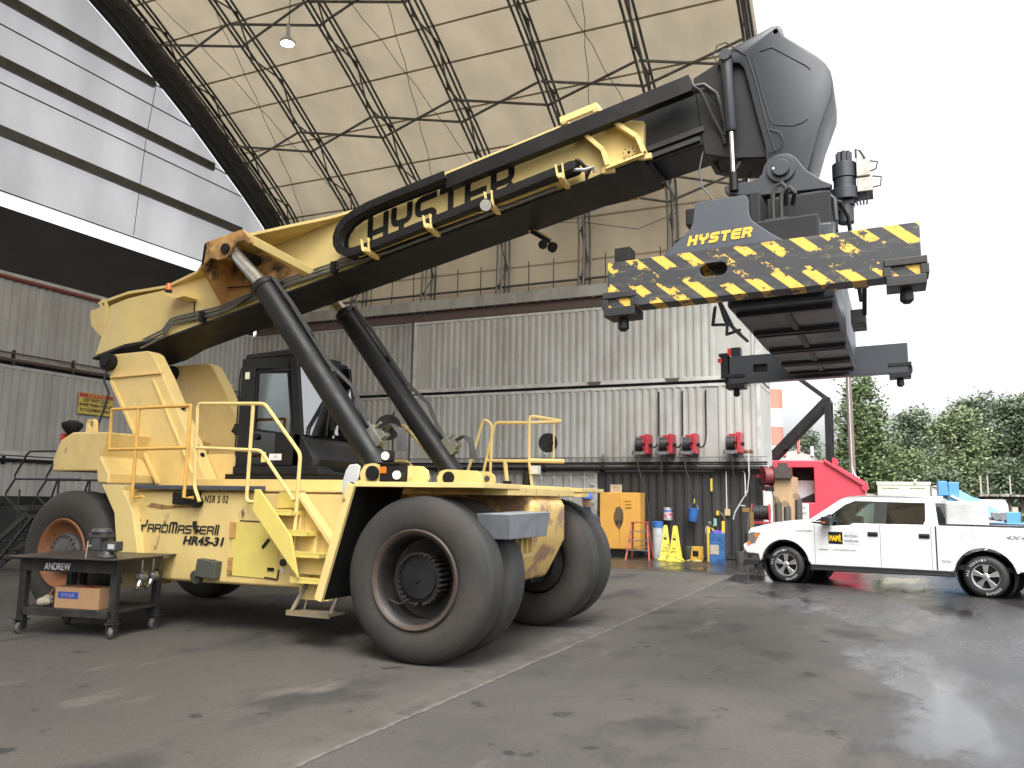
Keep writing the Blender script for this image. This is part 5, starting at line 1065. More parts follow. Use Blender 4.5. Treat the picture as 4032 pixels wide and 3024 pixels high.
tag(MB().cyl((-4.86,25.2,0),(-4.84,25.2,.88),.055,n=20).cyl((-4.86,25.2,.3),(-4.86,25.2,.36),.06,n=20).cyl((-4.86,25.2,.5),(-4.86,25.2,.54),.06,n=20).build('guard_post', POSTY), 'shorter yellow post with black bands just left of the blue jerrycan', 'post', 'yellow guard posts')
tag(MB().cyl((-4.71,25.6,0),(-4.71,25.6,1.2),.05,n=20).build('guard_post', POSTY), 'yellow post rising behind the blue jerrycan with the purple cap', 'post', 'yellow guard posts')
tag(MB().lathe([(0,.05),(.08,.07),(.12,.03)], (-5.06,25.35,1.06), (0,0,1), 12).tube([(-5.12,25.3,1.05),(-5.16,25.25,.95),(-5.14,25.25,.8)], .02, 6).build('clamp_tool', STEEL), 'grey metal clamp tool hung on the leftmost yellow post', 'tool')
tag(MB().cyl((-4.87,25.2,1.07),(-4.87,25.2,1.28),.05,n=18).build('paper_roll', M('teal_paper', (.18,.42,.40), .6)), 'teal paper roll standing on top of the spray bottle by the posts', 'roll')
tag(MB().tube([(-4.87,25.2,.89),(-4.86,25.2,1.0),(-4.87,25.2,1.07)], .022, 8).tube([(-4.86,25.2,1.0),(-4.80,25.15,.93),(-4.77,25.15,.8)], .015, 6).build('spray_bottle', BLKM), 'black spray nozzle and tube perched on the short yellow post', 'spray bottle')
jc = thing('jerrycan', 'dented blue metal jerrycan with a torn label and purple cap', 'jerrycan', (-4.70,24.6,0), R(-3))
MB().box(-.20,.20,-.14,.14,0,.88).box(-.205,.205,-.145,.145,.58,.61).build('body', M('jerrycan_blue', (.04,.13,.33), .45, col2=(.02,.05,.12), sc=5, lo=.48, hi=.62, col3=(.3,.3,.28), sc3=9, lo3=.72, hi3=.75), jc, bev=.025)
MB().box(-.17,.08,-.149,-.1455,.27,.54).build('torn_label', M('torn_paper', (.42,.37,.28), .8, col2=(.3,.26,.2), sc=8), jc); MB().cyl((-.06,-.02,.88),(-.06,-.02,.95),.09,n=20).box(.0,.14,-.04,.04,.89,.94).build('cap', M('purple_plastic', (.22,.10,.55), .4), jc, bev=.01)
tn = thing('tin_can', 'red, white and blue tin hanging on the black wall under the second reel', 'tin', (-6.50,26.05,1.18)); MB().cyl((0,0,0),(0,0,.40),.145,n=24).build('can', M('dented_tin', (.55,.56,.58), .35, .4, col2=(.3,.3,.3), sc=6), tn); MB().cyl((0,0,.08),(0,0,.24),.147,n=24).build('red_print', M('tin_red', (.5,.08,.12), .4, col2=(.6,.55,.55), sc=9, lo=.5, hi=.54), tn); MB().cyl((0,0,.25),(0,0,.31),.147,n=24).build('blue_band', M('tin_blue', (.08,.16,.45), .4), tn)
MB().tube([(0,.0,.4),(.10,-.12,.42),(.18,-.1,.3),(.2,.1,.5)], .018, 6).build('can_hook', BLKM, tn)
bb = thing('bucket', 'blue bucket hung from a hose hook on the black wall, tilted', 'bucket', (-5.72,26.02,1.16)); bb.rotation_euler = (0,R(6),0); MB().lathe([(0,.13),(.40,.165),(.41,.155)], (0,0,0), (0,0,1), 24).build('pail', BLUEP, bb); MB().tube([(-.16,0,.39),(-.05,0,.56),(.05,0,.58),(.16,0,.39)], .008, 6).build('bail_handle', STEEL, bb); MB().box(-.02,.02,.0,.04,.56,.72).build('hook', POSTY, bb)
q = MB(); rnd = random.Random(2)
for k in range(7):
    w_, h = .15+.02*rnd.random(), .40+.05*rnd.random(); q.tube([(-4.93+w_*math.sin(2*math.pi*t/16)+.04*math.cos(math.pi*t/16)+.02*rnd.random(), 26.18-.02*k, 1.02+h*math.cos(2*math.pi*t/16)) for t in range(17)], .010, 5)
tag(q.build('coiled_cable', M('brown_cable', (.09,.055,.03), .6)), 'loose coil of brown cable hung on the black wall', 'cable'); tag(MB().box(-4.98,-4.93,26.0,26.28,1.36,1.50).build('wall_peg', POSTY), 'short yellow peg holding the brown cable coil', 'peg')
tag(MB().box(-5.19,-5.13,26.22,26.28,2.1,2.5).build('tag_strip', POSTY), 'torn yellow strip hanging from a hook high on the black wall', 'strip')
tag(MB().box(-4.76,-4.60,26.2,26.28,1.36,1.56).build('junction_box', M('beige_box', (.5,.42,.25), .5)), 'beige electrical box at the end of the white conduit', 'electrical box'); tag(MB().tube([(-4.70,26.22,1.56),(-4.70,26.22,2.72)], .016, 6).build('conduit', WHITE), 'thin white conduit dropping straight down to the beige box', 'conduit')
tag(MB().tube([(-4.62,26.2,2.74),(-4.2,26.2,2.74),(-4.13,26.2,2.66),(-4.12,26.2,2.1)], .018, 7).cyl((-4.12,26.2,2.12),(-4.12,26.2,1.96),.03,n=10).build('drop_light', WHITE), 'white bent pipe ending in a nozzle at the right of the black wall', 'pipe')
tag(MB().tube([(-3.98,26.0,3.2),(-3.97,26.0,2.6),(-4.03,26.0,2.1),(-4.25,26.0,1.75),(-4.42,26.0,1.45),(-4.47,26.0,1.25)], .02, 7).tube([(-4.4,26.0,1.5),(-4.3,26.0,1.68),(-4.1,26.0,1.66)], .02, 7).build('grey_hose', GREYC), 'loose grey hose drooping down the right side of the black wall', 'hose')
tag(MB().lathe([(0,.05),(.06,.07),(.1,.04)], (-4.05,26.1,3.32), (0,-1,0), 10).lathe([(0,.05),(.06,.07),(.1,.04)], (-3.90,26.1,3.32), (0,-1,0), 10).tube([(-4.2,26.1,3.25),(-4.05,26.1,3.32),(-3.9,26.1,3.32)], .02, 6).build('valve', M('rusty_brass', (.20,.09,.05), .6, col2=(.1,.05,.03), sc=9)), 'rusty valve with two round handles beside the rightmost hose reel', 'valve')
bk2 = thing('bucket', 'dark grey rubber bucket on the floor near the white pickup', 'bucket', (-4.13,25.0,0)); MB().lathe([(0,.11),(.33,.15),(.35,.145)], (0,0,0), (0,0,1), 20).build('pail', M('grey_rubber', (.05,.05,.05), .7), bk2)
st = thing('tool_stand', 'thin black pole on a small foot by the front bumper of the pickup', 'stand', (-3.86,24.6,0)); MB().cyl((0,0,.08),(.06,0,1.5),.012,n=8).build('pole', STEEL, st); MB().lathe([(0,.14),(.03,.13),(.08,.03)], (0,0,0), (0,0,1), 16).build('foot', BLKM, st); MB().box(-.1,.1,-.05,.05,1.5,1.62).box(.1,.2,-.05,.03,1.05,1.5).build('head', M('brown_head', (.2,.12,.04), .6), st)
# dark red cable drum on the corner and hose reel below
rd = thing('cord_reel', 'large dark red cord reel mounted on the container corner', 'cord reel', (-3.42,25.75,2.55), R(28))
DRED = M('dark_red_enamel', (.13,.012,.018), .35, col2=(.09,.01,.015), sc=4)
for s in (-1,1): MB().lathe([(0,.30),(.02,.315),(.03,.30),(.02,.08)], (s*.12,0,0), (s,0,0), 36).build('flange', DRED, rd)
MB().cyl((-.12,0,0),(.12,0,0),.27,n=32).build('drum', M('red_drum', (.16,.03,.03), .45), rd); MB().box(-.10,.12,-.1,.1,-.42,-.28).beam((.16,-.05,0),(.16,-.02,-.40),.05,.03).box(-.3,-.12,.05,.4,-.05,.05).build('bracket', DRED, rd); MB().box(-.06,.16,-.16,-.04,-.44,-.32).build('roller_guide', BLKM, rd); MB().tube([(.1,-.1,-.44),(.2,-.1,-.7),(.24,-.1,-1.2),(.28,-.1,-1.6)], .012, 6).build('cord', HOSE, rd)
r2 = thing('hose_reel', 'open red hose reel wound with black hose behind the pickup bonnet', 'hose reel', (-3.55,25.3,1.48))
for s in (-1,1): MB().lathe([(0,.26),(.015,.27),(.02,.26),(.02,.05)], (s*.23,0,0), (s,0,0), 32).build('flange', REDP, r2)
q = MB()
for i in range(9): q.lathe([(.024*math.cos(R(b_)), .19+.024*math.sin(R(b_))) for b_ in range(0,360,45)], (-.20+.05*i,0,0), (1,0,0), 24, True)
q.cyl((-.22,0,0),(.22,0,0),.17,n=20); q.build('coiled_hose', HOSE, r2); MB().box(-.27,.27,-.2,.2,-.32,-.26).build('stand', REDP, r2, bev=.01)
for s in (-1,1): MB().beam((s*.265,0,0),(s*.265,-.1,-.28),.04,.02,(1,0,0)).build('stand_leg', REDP, r2)
# ------------------------------------------------------------ work bench and things on it
wb = thing('work_bench', 'black steel work bench on castors with a name lettered on its apron', 'workbench', (-9.415,7.64,0), R(12.3))
BENCH = M('bench_black_steel', (.020,.020,.021), .45, col2=(.06,.052,.045), sc=3, lo=.5, hi=.72)
MB().box(-.82,.80,-.60,.58,.945,.962).build('top', M('worn_bench_top', (.045,.042,.04), .4, .3, col2=(.12,.10,.085), sc=2.5, lo=.45, hi=.7), wb, bev=.003)
q = MB()
for y in (-.46,.43): q.box(-.69,.69,y,y+.01,.78,.945)
for x in (-.69,.68): q.box(x,x+.01,-.46,.44,.78,.945)
q.build('apron', BENCH, wb); MB().box(-.70,.70,-.44,.44,.30,.33).box(-.66,.66,-.45,-.43,.24,.33).box(-.66,.66,.43,.45,.24,.33).build('shelf', BENCH, wb, bev=.004)
for sx_ in (-1,1):
    for sy_ in (-1,1):
        x, y = sx_*.65, sy_*.405
        lg = MB().box(x-.045,x+.045,y-.045,y+.045,.19,.945).build('leg', BENCH, wb, bev=.006)
        q = MB().box(x-.07,x+.07,y-.06,y+.06,.17,.19).box(x-.05,x-.035,y-.05,y+.05,.07,.17).box(x+.035,x+.05,y-.05,y+.05,.07,.17); ca = q.build('caster_fork', BENCH, lg, bev=.003)
        q = MB().lathe([(-.028,.03),(-.028,.068),(-.02,.075),(.02,.075),(.028,.068),(.028,.03)], (x,y-.01,.075), (1,0,0) if sy_*sx_ > 0 else (.8,.5,0), 24, True).cyl((x-.03,y-.01,.075),(x+.03,y-.01,.075),.034,n=12); q.build('caster_wheel', M('worn_caster', (.09,.085,.08), .6, col2=(.04,.04,.04), sc=20), lg)
fit('ANDREW', .37, .085, WHITE, wb, frame_mtx((-.33,-.4625,.80),(1,0,0),(0,0,1)), bold=.004)
vs_ = thing('bench_vise', 'grey cast-iron vise bolted to the front right corner of the work bench', 'vise', wb.matrix_basis @ Vector((.48,-.42,.962)), R(12.3))
VM = M('vise_grey', (.075,.077,.078), .45, .4, col2=(.12,.12,.12), sc=8)
q = MB().lathe([(0,.11),(.03,.11),(.05,.08),(.09,.07)], (0,.05,0), (0,0,1), 24).box(-.09,.16,-.02,.12,.08,.20).box(-.16,-.04,-.06,.12,.09,.26).box(-.20,.02,-.07,.13,.24,.30); q.build('vise_body', VM, vs_, bev=.012)
MB().lathe([(0,.12),(.02,.125),(.05,.10),(.06,.05)], (-.09,.03,.30), (0,0,1), 24).build('jaw_top', VM, vs_, bev=.005); MB().box(.05,.14,-.026,-.021,.11,.17).build('maker_plate', GREYC, vs_)
MB().cyl((-.20,.02,.13),(-.27,.02,.13),.025,n=14).cyl((-.255,.0,.20),(-.262,-.02,-.12),.010,n=8).lathe([(0,.014),(.02,.014)], (-.262,-.02,-.135), (0,0,1), 10).build('vise_handle', CHROME, vs_)
bx = thing('cardboard_box', 'brown cardboard box with a blue label on the shelf of the work bench', 'box', wb.matrix_basis @ Vector((.10,-.20,.33)), R(10))
CARD = M('cardboard_brown', (.42,.25,.13), .8, col2=(.36,.21,.11), sc=4)
MB().box(-.33,.33,-.17,.17,0,.25).build('carton', CARD, bx, bev=.004); MB().hexa([(-.33,-.16,.25),(-.33,.16,.25),(-.34,.16,.255),(-.34,-.16,.255),(-.45,-.14,.14),(-.45,.14,.14),(-.46,.14,.145),(-.46,-.14,.145)]).build('open_flap', CARD, bx); lb2 = MB().box(-.28,.02,-.174,-.1705,.12,.20).build('blue_label', M('label_blue', (.03,.07,.35), .5), bx)
fit('DEXGUR', .20, .045, M('label_ink', (.25,.25,.35), .5), lb2, frame_mtx((-.23,-.1755,.137),(1,0,0),(0,0,1)), bold=.01); MB().box(.0,.16,-.1,-.02,.2505,.258).build('red_tray', REDL, bx)
rg2 = MB(); rnd = random.Random(11)
for k in range(9): c = wb.matrix_basis @ Vector((-.42+rnd.uniform(-.07,.07), -.25+rnd.uniform(-.06,.06), .36+rnd.uniform(0,.05))); rg2.lathe([(-.04,.01),(-.03,.045),(.01,.06),(.045,.03),(.055,.005)], c, (rnd.uniform(-1,1),rnd.uniform(-1,1),1), 9)
tag(rg2.build('rag_pile', M('grimy_rags', (.45,.40,.32), .9, col2=(.3,.26,.2), sc=12), ang=80), 'pile of crumpled cream rags on the left of the bench shelf', 'rags')
g = thing('angle_grinder', 'dark grinder and cable hanging under the left of the bench top', 'grinder', wb.matrix_basis @ Vector((-.22,.1,.5))); MB().tube([(0,0,.28),(0,0,.0),(-.08,0,-.10)], .05, 10).tube([(-.12,0,.28),(-.16,0,.1),(-.15,0,-.1)], .02, 7).build('grinder_body', BLKM, g)
ham = thing('hose_clamp_set', 'two shiny grinders hung on hooks under the right end of the bench', 'tools', wb.matrix_basis @ Vector((.74,.06,.72)), R(12.3)); CH2 = M('scuffed_chrome', (.42,.42,.42), .3, .9, col2=(.12,.12,.12), sc=9)
for k in (0,1): MB().lathe([(-.05,.03),(-.03,.07),(.0,.085),(.03,.07),(.07,.04)], (0,-.10+.22*k,-.02), (0,.6,.8), 18).tube([(0,-.12+.22*k,-.06),(0,-.16+.22*k,-.13),(0,-.22+.22*k,-.15)], .03, 8).tube([(0,-.1+.22*k,.05),(0,-.1+.22*k,.2)], .01, 5).build('grinder_head', CH2, ham)
# rolling platform stairs at the far left
ps = thing('rolling_stairs', 'dark steel rolling platform stairs beside the left rear tyre', 'platform stairs', (-17.1,12.0,0))
DST = M('dark_stair_steel', (.022,.022,.022), .55)
def PS(a, b_): return (-15.9+a, 11.6+b_)
for yy in (0,.75):
    q = MB().tube([(.05,yy,2.62),(1.5,yy,2.62)], .022, 7).tube([(.05,yy,2.62),(-.05,yy,2.55),(-.38,yy,2.10),(-.36,yy,2.02),(1.7,yy,2.02)], .022, 7).tube([(-.36,yy,2.02),(-.62,yy,1.72),(-.60,yy,1.62),(.1,yy,1.2)], .022, 7).tube([(-.62,yy,1.66),(-1.5,yy,.35)], .022, 7).tube([(-1.25,yy,1.8),(-1.25,yy,1.1)], .02, 7).tube([(1.0,yy,2.0),(.7,yy,1.2)], .022, 7).tube([(1.05,yy,2.0),(1.05,yy,0.1)], .022, 7); q.build('guard_rail', DST, ps)
    MB().beam((.1,yy,1.25),(-1.7,yy,.05),.04,.12).beam((.3,yy,1.2),(-.9,yy,.05),.04,.06).build('stringer', DST, ps)
for i in range(5): MB().box(-1.55+.34*i,-1.28+.34*i,.02,.73,.20+.225*i,.23+.225*i).build('tread', DST, ps)
MB().box(0,1.6,0,.75,1.20,1.26).build('platform', DST, ps); MB().box(-.3,.1,.0,.75,1.35,1.45).build('tool_tray', DST, ps)
tag(MB().hexa([(-15.4,13.0,1.75),(-15.0,13.0,1.7),(-15.0,13.2,1.7),(-15.4,13.2,1.75),(-15.35,13.0,2.2),(-15.1,13.0,2.15),(-15.1,13.2,2.15),(-15.35,13.2,2.2)]).build('blue_tarp_bundle', BLUE, bev=.03), 'small blue bundle showing between the rear tyre and counterweight', 'bundle')
tag(MB().box(-22.8,-20.6,14.6,17.2,0,1.35).box(-22.6,-21.6,15,16.4,1.35,1.62).build('tool_chest', BLKM, bev=.02), 'black tool chest in the shade by the left wall', 'chest')
# worker behind the far tyre: only the top of the blue hard hat shows
# ------------------------------------------------------------ white pickup
pk = thing('pickup_truck', 'white crew-cab pickup with a dealer logo on its front door', 'pickup truck', (-2.27+.247*.96, 19.80+.969*.96, 0), math.atan2(.2467,-.9691))
WP = M('white_truck_paint', (.70,.71,.72), .25, coat=.8)
PLK = M('black_trim', (.018,.018,.019), .5); GAPM = M('panel_gap', (.06,.06,.06), .8)
def tsd(poly, y0, y1, name, mat, par=pk, bev=0, mb=None):
    return MB().prism([(-s,z) for s,z in poly], lambda a,b: (a,y0,b), lambda a,b: (a,y1,b)).build(name, mat, par, bev=bev)
def ar(cx, cz, r, a0, a1, n=9): return [(cx+r*math.cos(R(a0+(a1-a0)*i/n)), cz+r*math.sin(R(a0+(a1-a0)*i/n))) for i in range(n+1)]
out = [(-.90,.62),(-.97,.72),(-.98,.80),(-.88,.86),(-.86,1.06),(-.80,1.18),(-.25,1.31),(.45,1.375),(.68,1.33),(1.07,1.29),(1.43,1.32),(1.5,1.36),(3.14,1.37),(5.36,1.37),(5.40,1.2),(5.38,.62),(4.56,.52)]+ar(3.96,.40,.545,12,170)+[(3.40,.46),(.58,.43)]+ar(0,.40,.555,8,172)+[(-.58,.44),(-.62,.60)]
body = tsd(out, -.995, .995, 'body', WP, bev=.055); 
carve_src = body.modifiers.new('b0','BEVEL') if False else None
cutb = MB().box(-5.28,-3.22,-.80,.80,.80,1.6); body.modifiers.clear(); carve(body, cutb, .045); body.modifiers['bevel'].segments = 3; body.modifiers['bevel'].angle_limit = R(50)
rings = []
for s in (-.80,-.6,-.25,.1,.45,.56):
    zc = {-.80:1.20,-.6:1.27,-.25:1.345,.1:1.385,.45:1.42,.56:1.42}[s]; ze = {-.80:1.16,-.6:1.22,-.25:1.30,.1:1.335,.45:1.365,.56:1.37}[s]
    rings.append([(-s,y,(ze+(zc-ze)*min(1,(1-abs(y)/.97)*3.2))) for y in (-.97,-.9,-.75,-.6,0,.6,.75,.9,.97)]+[(-s,.97,ze-.12),(-s,-.97,ze-.12)])
MB().loft(rings).build('hood', WP, pk, ang=50)
Wz = lambda z: .955-(.955-.74)*max(0,(z-1.36))/.56
def sideglass(poly, name, mat, par, d0, d1):
    obs = []
    for s in (1,-1):
        q = MB().prism([(-a,b) for a,b in poly], lambda a,b: (a,s*(Wz(b)-d0),b), lambda a,b: (a,s*(Wz(b)-d1),b)); obs.append(q.build(name, mat, par, bev=.006 if d1-d0>.03 else 0))
    return obs
sideglass([(.50,1.37),(1.20,1.87),(1.34,1.925),(1.50,1.93),(1.50,1.835),(1.30,1.75),(.82,1.37)], 'windscreen_pillar', WP, pk, 0, .07)
sideglass([(1.5,1.93),(2.95,1.92),(3.06,1.86),(2.90,1.81),(1.5,1.835)], 'roof_rail', WP, pk, 0, .07)
sideglass([(2.88,1.36),(3.16,1.36),(3.07,1.855),(2.90,1.808),(2.92,1.45)], 'rear_pillar', WP, pk, 0, .07)
sideglass([(1.91,1.345),(2.16,1.355),(2.16,1.82),(1.91,1.83)], 'door_pillar', PLK, pk, .004, .06)
sideglass([(.86,1.31),(1.08,1.28),(1.42,1.30),(1.5,1.345),(1.91,1.345),(1.91,1.83),(1.5,1.835),(1.30,1.75),(.82,1.37)], 'front_window', GLASS, pk, .02, .026)
sideglass([(2.16,1.355),(2.88,1.36),(2.92,1.45),(2.90,1.808),(2.16,1.82)], 'rear_door_window', GLASSD, pk, .014, .02)
q = MB().hexa([(-.52,-.90,1.385),(-.50,-.90,1.375),(-.50,.90,1.375),(-.52,.90,1.385),(-1.28,-.70,1.90),(-1.26,-.70,1.91),(-1.26,.70,1.91),(-1.28,.70,1.90)]); q.build('windscreen', GLASS, pk)
q = MB().hexa([(-3.12,-.85,1.40),(-3.13,-.85,1.40),(-3.13,.85,1.40),(-3.12,.85,1.40),(-3.04,-.7,1.85),(-3.05,-.7,1.85),(-3.05,.7,1.85),(-3.04,.7,1.85)]); q.build('rear_window', GLASSD, pk)
rings = []
for s, dz in ((1.20,-.06),(1.34,0),(1.7,.02),(2.5,.02),(2.95,0),(3.08,-.07)):
    rings.append([(-s,y,1.925+dz+.03*(1-(y/.76)**2)) for y in (-.76,-.6,-.3,0,.3,.6,.76)]+[(-s,.70,1.88+dz),(-s,-.70,1.88+dz)])
MB().loft(rings).build('roof', WP, pk, ang=50)
q = MB()
for y in (-.38,.38):
    q.box(-2.1,-1.6,y-.25,y+.25,.9,1.15).hexa([(-2.2,y-.25,1.1),(-2.05,y-.25,1.1),(-2.05,y+.25,1.1),(-2.2,y+.25,1.1),(-2.35,y-.2,1.62),(-2.23,y-.2,1.62),(-2.23,y+.2,1.62),(-2.35,y+.2,1.62)]).box(-2.36,-2.26,y-.13,y+.13,1.63,1.80)
q.box(-3.05,-2.9,-.8,.8,1.0,1.6); q.build('seat', M('grey_cloth', (.10,.10,.105), .8), pk, bev=.03)
q = MB().lathe([(0,.17),(.015,.185),(.03,.17),(.015,.16)], (-1.25,.38,1.33), (-.8,0,.6), 24, True).box(-1.1,-.6,-.85,.85,1.15,1.36); q.build('dashboard', PLK, pk, bev=.01)
MB().box(-1.38,-1.32,-.06,.06,1.60,1.68).build('rear_view_mirror', PLK, pk)
# trim
q = MB().box(.99,1.03,-.80,.80,.78,1.06).build('grille', PLK, pk); q = MB().prism([(-.56,.44),(-.56,.64),(-.97,.70),(-1.02,.62),(-1.0,.46)], lambda a,b: (-a,-.97,b), lambda a,b: (-a,.97,b)); q.build('front_bumper', CHROME, pk, bev=.03)
MB().box(.62,.98,.965,1.0,.36,.46).box(.55,.75,-.9,.95,.25,.42).build('air_dam', PLK, pk, bev=.01)
MB().cyl((.84,.97,.55),(.85,.985,.55),.06,n=16).build('fog_lamp', PLK, pk)
for s in (1,-1):
    q = MB().prism([(-.87,.80),(-.86,1.05),(-.76,1.09),(-.55,1.085),(-.62,.97),(-.70,.84)], lambda a,b: (-a,s*.90,b), lambda a,b: (-a,s*1.003,b)); hl = q.build('headlight', M('headlight_smoke', (.16,.155,.15), .12, coat=1), pk, bev=.008)
    q = MB().prism([(-.70,.87),(-.64,.97),(-.57,1.075),(-.68,1.07),(-.70,1.0),(-.66,.97)], lambda a,b: (-a,s*1.0,b), lambda a,b: (-a,s*1.007,b)).prism([(-.875,.80),(-.87,.88),(-.80,.88),(-.80,.80)], lambda a,b: (-a,s*.95,b), lambda a,b: (-a,s*1.007,b)); q.build('turn_lens', M('orange_lens', (.75,.20,.03), .2, coat=.5), hl)
    MB().prism([(.66,1.30),(.70,1.40),(1.0,1.55),(1.06,1.42),(1.04,1.30)], lambda a,b: (-a,s*(Wz(b)+.004),b), lambda a,b: (-a,s*(Wz(b)-.03),b)).build('sail_panel', PLK, pk)
    m_ = MB().box(-1.10,-.90,s*1.05,s*1.24,1.30,1.49).box(-1.05,-.92,s*.95,s*1.06,1.32,1.37).build('door_mirror', PLK, pk, bev=.03); MB().box(-.895,-.892,s*1.08,s*1.16,1.37,1.40).box(-1.0,-.93,s*1.241,s*1.245,1.35,1.38).build('mirror_signal', AMBER, m_)
    for a in (1.80,2.80): MB().box(-a-.21,-a,s*.99,s*1.012,1.095,1.19).build('handle_recess', PLK, pk, bev=.015); 
    for a in (1.82,2.82): MB().box(-a-.18,-a-.0,s*1.012,s*1.035,1.14,1.175).build('door_handle', PLK, pk, bev=.01)
    q = MB()
    for a, z0, z1 in ((.68,.45,1.31),(2.05,.47,1.345),(3.03,.47,1.345)): q.box(-a-.004,-a+.004,s*.99,s*.9962,z0,z1)
    q.build('door_gap', GAPM, pk); MB().box(-3.135,-3.105,s*.97,s*.9965,.48,1.35).build('bed_gap', M('gap_black', (.03,.03,.03), .8), pk)
    MB().prism([(.56,.31),(3.44,.36),(3.42,.46),(.56,.43)], lambda a,b: (-a,s*.93,b), lambda a,b: (-a,s*.985,b)).prism([(.66,.325),(3.35,.37),(3.35,.405),(.66,.36)], lambda a,b: (-a,s*.98,b), lambda a,b: (-a,s*1.06,b)).build('running_board', PLK, pk, bev=.01)
    for cx_ in (0.0,3.96):
        q = MB()
        pts = ar(cx_,.40,.575,10,170,14)
        for a, b2 in zip(pts, pts[1:]): q.beam((-a[0],s*.985,a[1]),(-b2[0],s*.985,b2[1]),.05,.035,(0,1,0))
        q.build('wheel_arch_lip', WP, pk, bev=.008)
        MB().lathe([(0,.50),(.5,.50)], (-cx_,s*.975,.40), (0,-s,0), 32, caps=(False,True)).build('wheel_well', BLKM, pk)
        o = (-cx_, s*.955, .40); ax = (0,-s,0)
        t = MB().lathe([(.03,.245),(.0,.26),(-.006,.30),(.0,.35),(.03,.385),(.05,.40),(.21,.40),(.25,.37),(.26,.3),(.25,.245)], o, ax, 56, True).build('wheel', RUBK, pk, ang=50)
        for v in t.data.vertices: v.co.z = max(v.co.z, .005)
        rm = MB().lathe([(.03,.245),(.012,.25),(.016,.232),(.06,.222),(.16,.215)], o, ax, 48, caps=(False,False)).build('rim', ALLOY, t, ang=45)
        q = MB().lathe([(.02,.07),(-.0,.068),(-.012,.045),(-.013,.01)], (-cx_, s*.955, .40), ax, 24)
        for k in range(5):
            a = R(90+72*k); da = R(17)
            def pt(r, a_, y): return (-cx_+r*math.cos(a_), s*(.955-y), .40+r*math.sin(a_))
            q.hexa([pt(.05,a-da*1.6,.05),pt(.05,a+da*1.6,.05),pt(.232,a+da*.95,.06),pt(.232,a-da*.95,.06),pt(.05,a-da*1.5,.005),pt(.05,a+da*1.5,.005),pt(.232,a+da*.85,.018),pt(.232,a-da*.85,.018)])
        q.build('spokes', ALLOY, t, bev=.006); MB().lathe([(.09,.215),(.1,.05)], o, ax, 32).build('brake_disc', BLKM, t)
        if s > 0:
            ly = M('raised_white_letters', (.6,.6,.58), .6)
            for wd, mid, ang_ in (('ALL TERRAIN', 130, -9), ('RUGGED', -60, -9)):
                for i, chh in enumerate(wd):
                    if chh == ' ': continue
                    a = R(mid-9*(i-len(wd)/2) if mid > 0 else mid+9*(i-len(wd)/2)); up_ = Vector((math.cos(a),0,math.sin(a)))*(1 if mid>0 else -1); r_ = .295 if mid > 0 else .345
                    # seen from +y the picture's right is -x
                    c = Vector((-cx_-r_*math.cos(a), s*.963, .40+r_*math.sin(a))); up2 = Vector((-math.cos(a),0,math.sin(a)))*(1 if mid>0 else -1)
                    xd = Vector((-up2.z,0,up2.x)); fit(chh, .028, .045, ly, t, frame_mtx(c-xd*.014, xd, up2), name='tyre_letter')
MB().cyl((0,-.9,.40),(0,.9,.40),.05).cyl((-3.96,-.9,.40),(-3.96,.9,.40),.05).cyl((-3.96,-.15,.40),(-3.96,.15,.40),.14).box(-5.2,.6,-.45,-.35,.42,.55).box(-5.2,.6,.35,.45,.42,.55).box(-5.3,.7,-.9,.9,.50,.60).build('underbody', BLKM, pk)
MB().box(-5.30,-3.20,.90,1.0,1.372,1.40).box(-5.30,-3.20,-1.0,-.90,1.372,1.40).build('bed_rail_cap', PLK, pk, bev=.008)
TXm = lambda s, z: frame_mtx((-s,.997,z), (-1,0,0), (0,0,1))
lg = MB().box(-1.28,-.98,.994,.999,.905,1.165).build('logo_plate', DECAL, pk)
LGY = M('logo_yellow', (.80,.48,.02), .4); SLT = M('silver_lettering', (.30,.31,.32), .35, .3)
fit('PAPÉ', .245, .15, LGY, lg, frame_mtx((-1.00,.9995,.965),(-1,0,0),(0,0,1)), bold=.05, name='logo_lettering'); MB().box(-1.265,-1.25,.999,1.0015,.945,.96).build('logo_dot', LGY, lg)
fit('MATERIAL', .29, .06, SLT, pk, TXm(1.32,1.06), bold=.02, gap=1.1); fit('HANDLING', .29, .06, SLT, pk, TXm(1.32,.955), bold=.02, gap=1.1)
fit('www.papemh.com', .48, .058, SLT, pk, TXm(1.07,.755)); fit('15225', .18, .05, SLT, pk, TXm(3.19,.635), bold=.01); fit('4X4', .36, .075, SLT, pk, TXm(4.34,1.135), bold=.03, shear=.3, gap=1.1)
fit('F150', .22, .035, SLT, pk, TXm(.40,1.145), bold=.03, shear=.2); MB().box(-.40,-.28,.995,.9985,1.15,1.165).box(-.97,-.77,.995,.9985,.765,.785).box(-1.62,-1.32,.995,.9975,1.155,1.160).box(-1.62,-1.32,.995,.9975,.915,.920).build('badge_strip', SLT, pk)
q = MB().tube([(-3.70+.13*math.cos(R(a)),.995,1.12+.11*math.sin(R(a))) for a in range(-30,200,20)], .006, 5); q.build('fuel_door_edge', GREYC, pk)
dt = tag(MB().box(-.30,.28,-.70,.70,0,.86).build('fuel_tank', GREYC, bev=.07), 'light grey steel tank standing in the front of the pickup bed', 'tank'); dt.location = pk.matrix_basis @ Vector((-3.52,0,1.0)); dt.rotation_euler = pk.rotation_euler

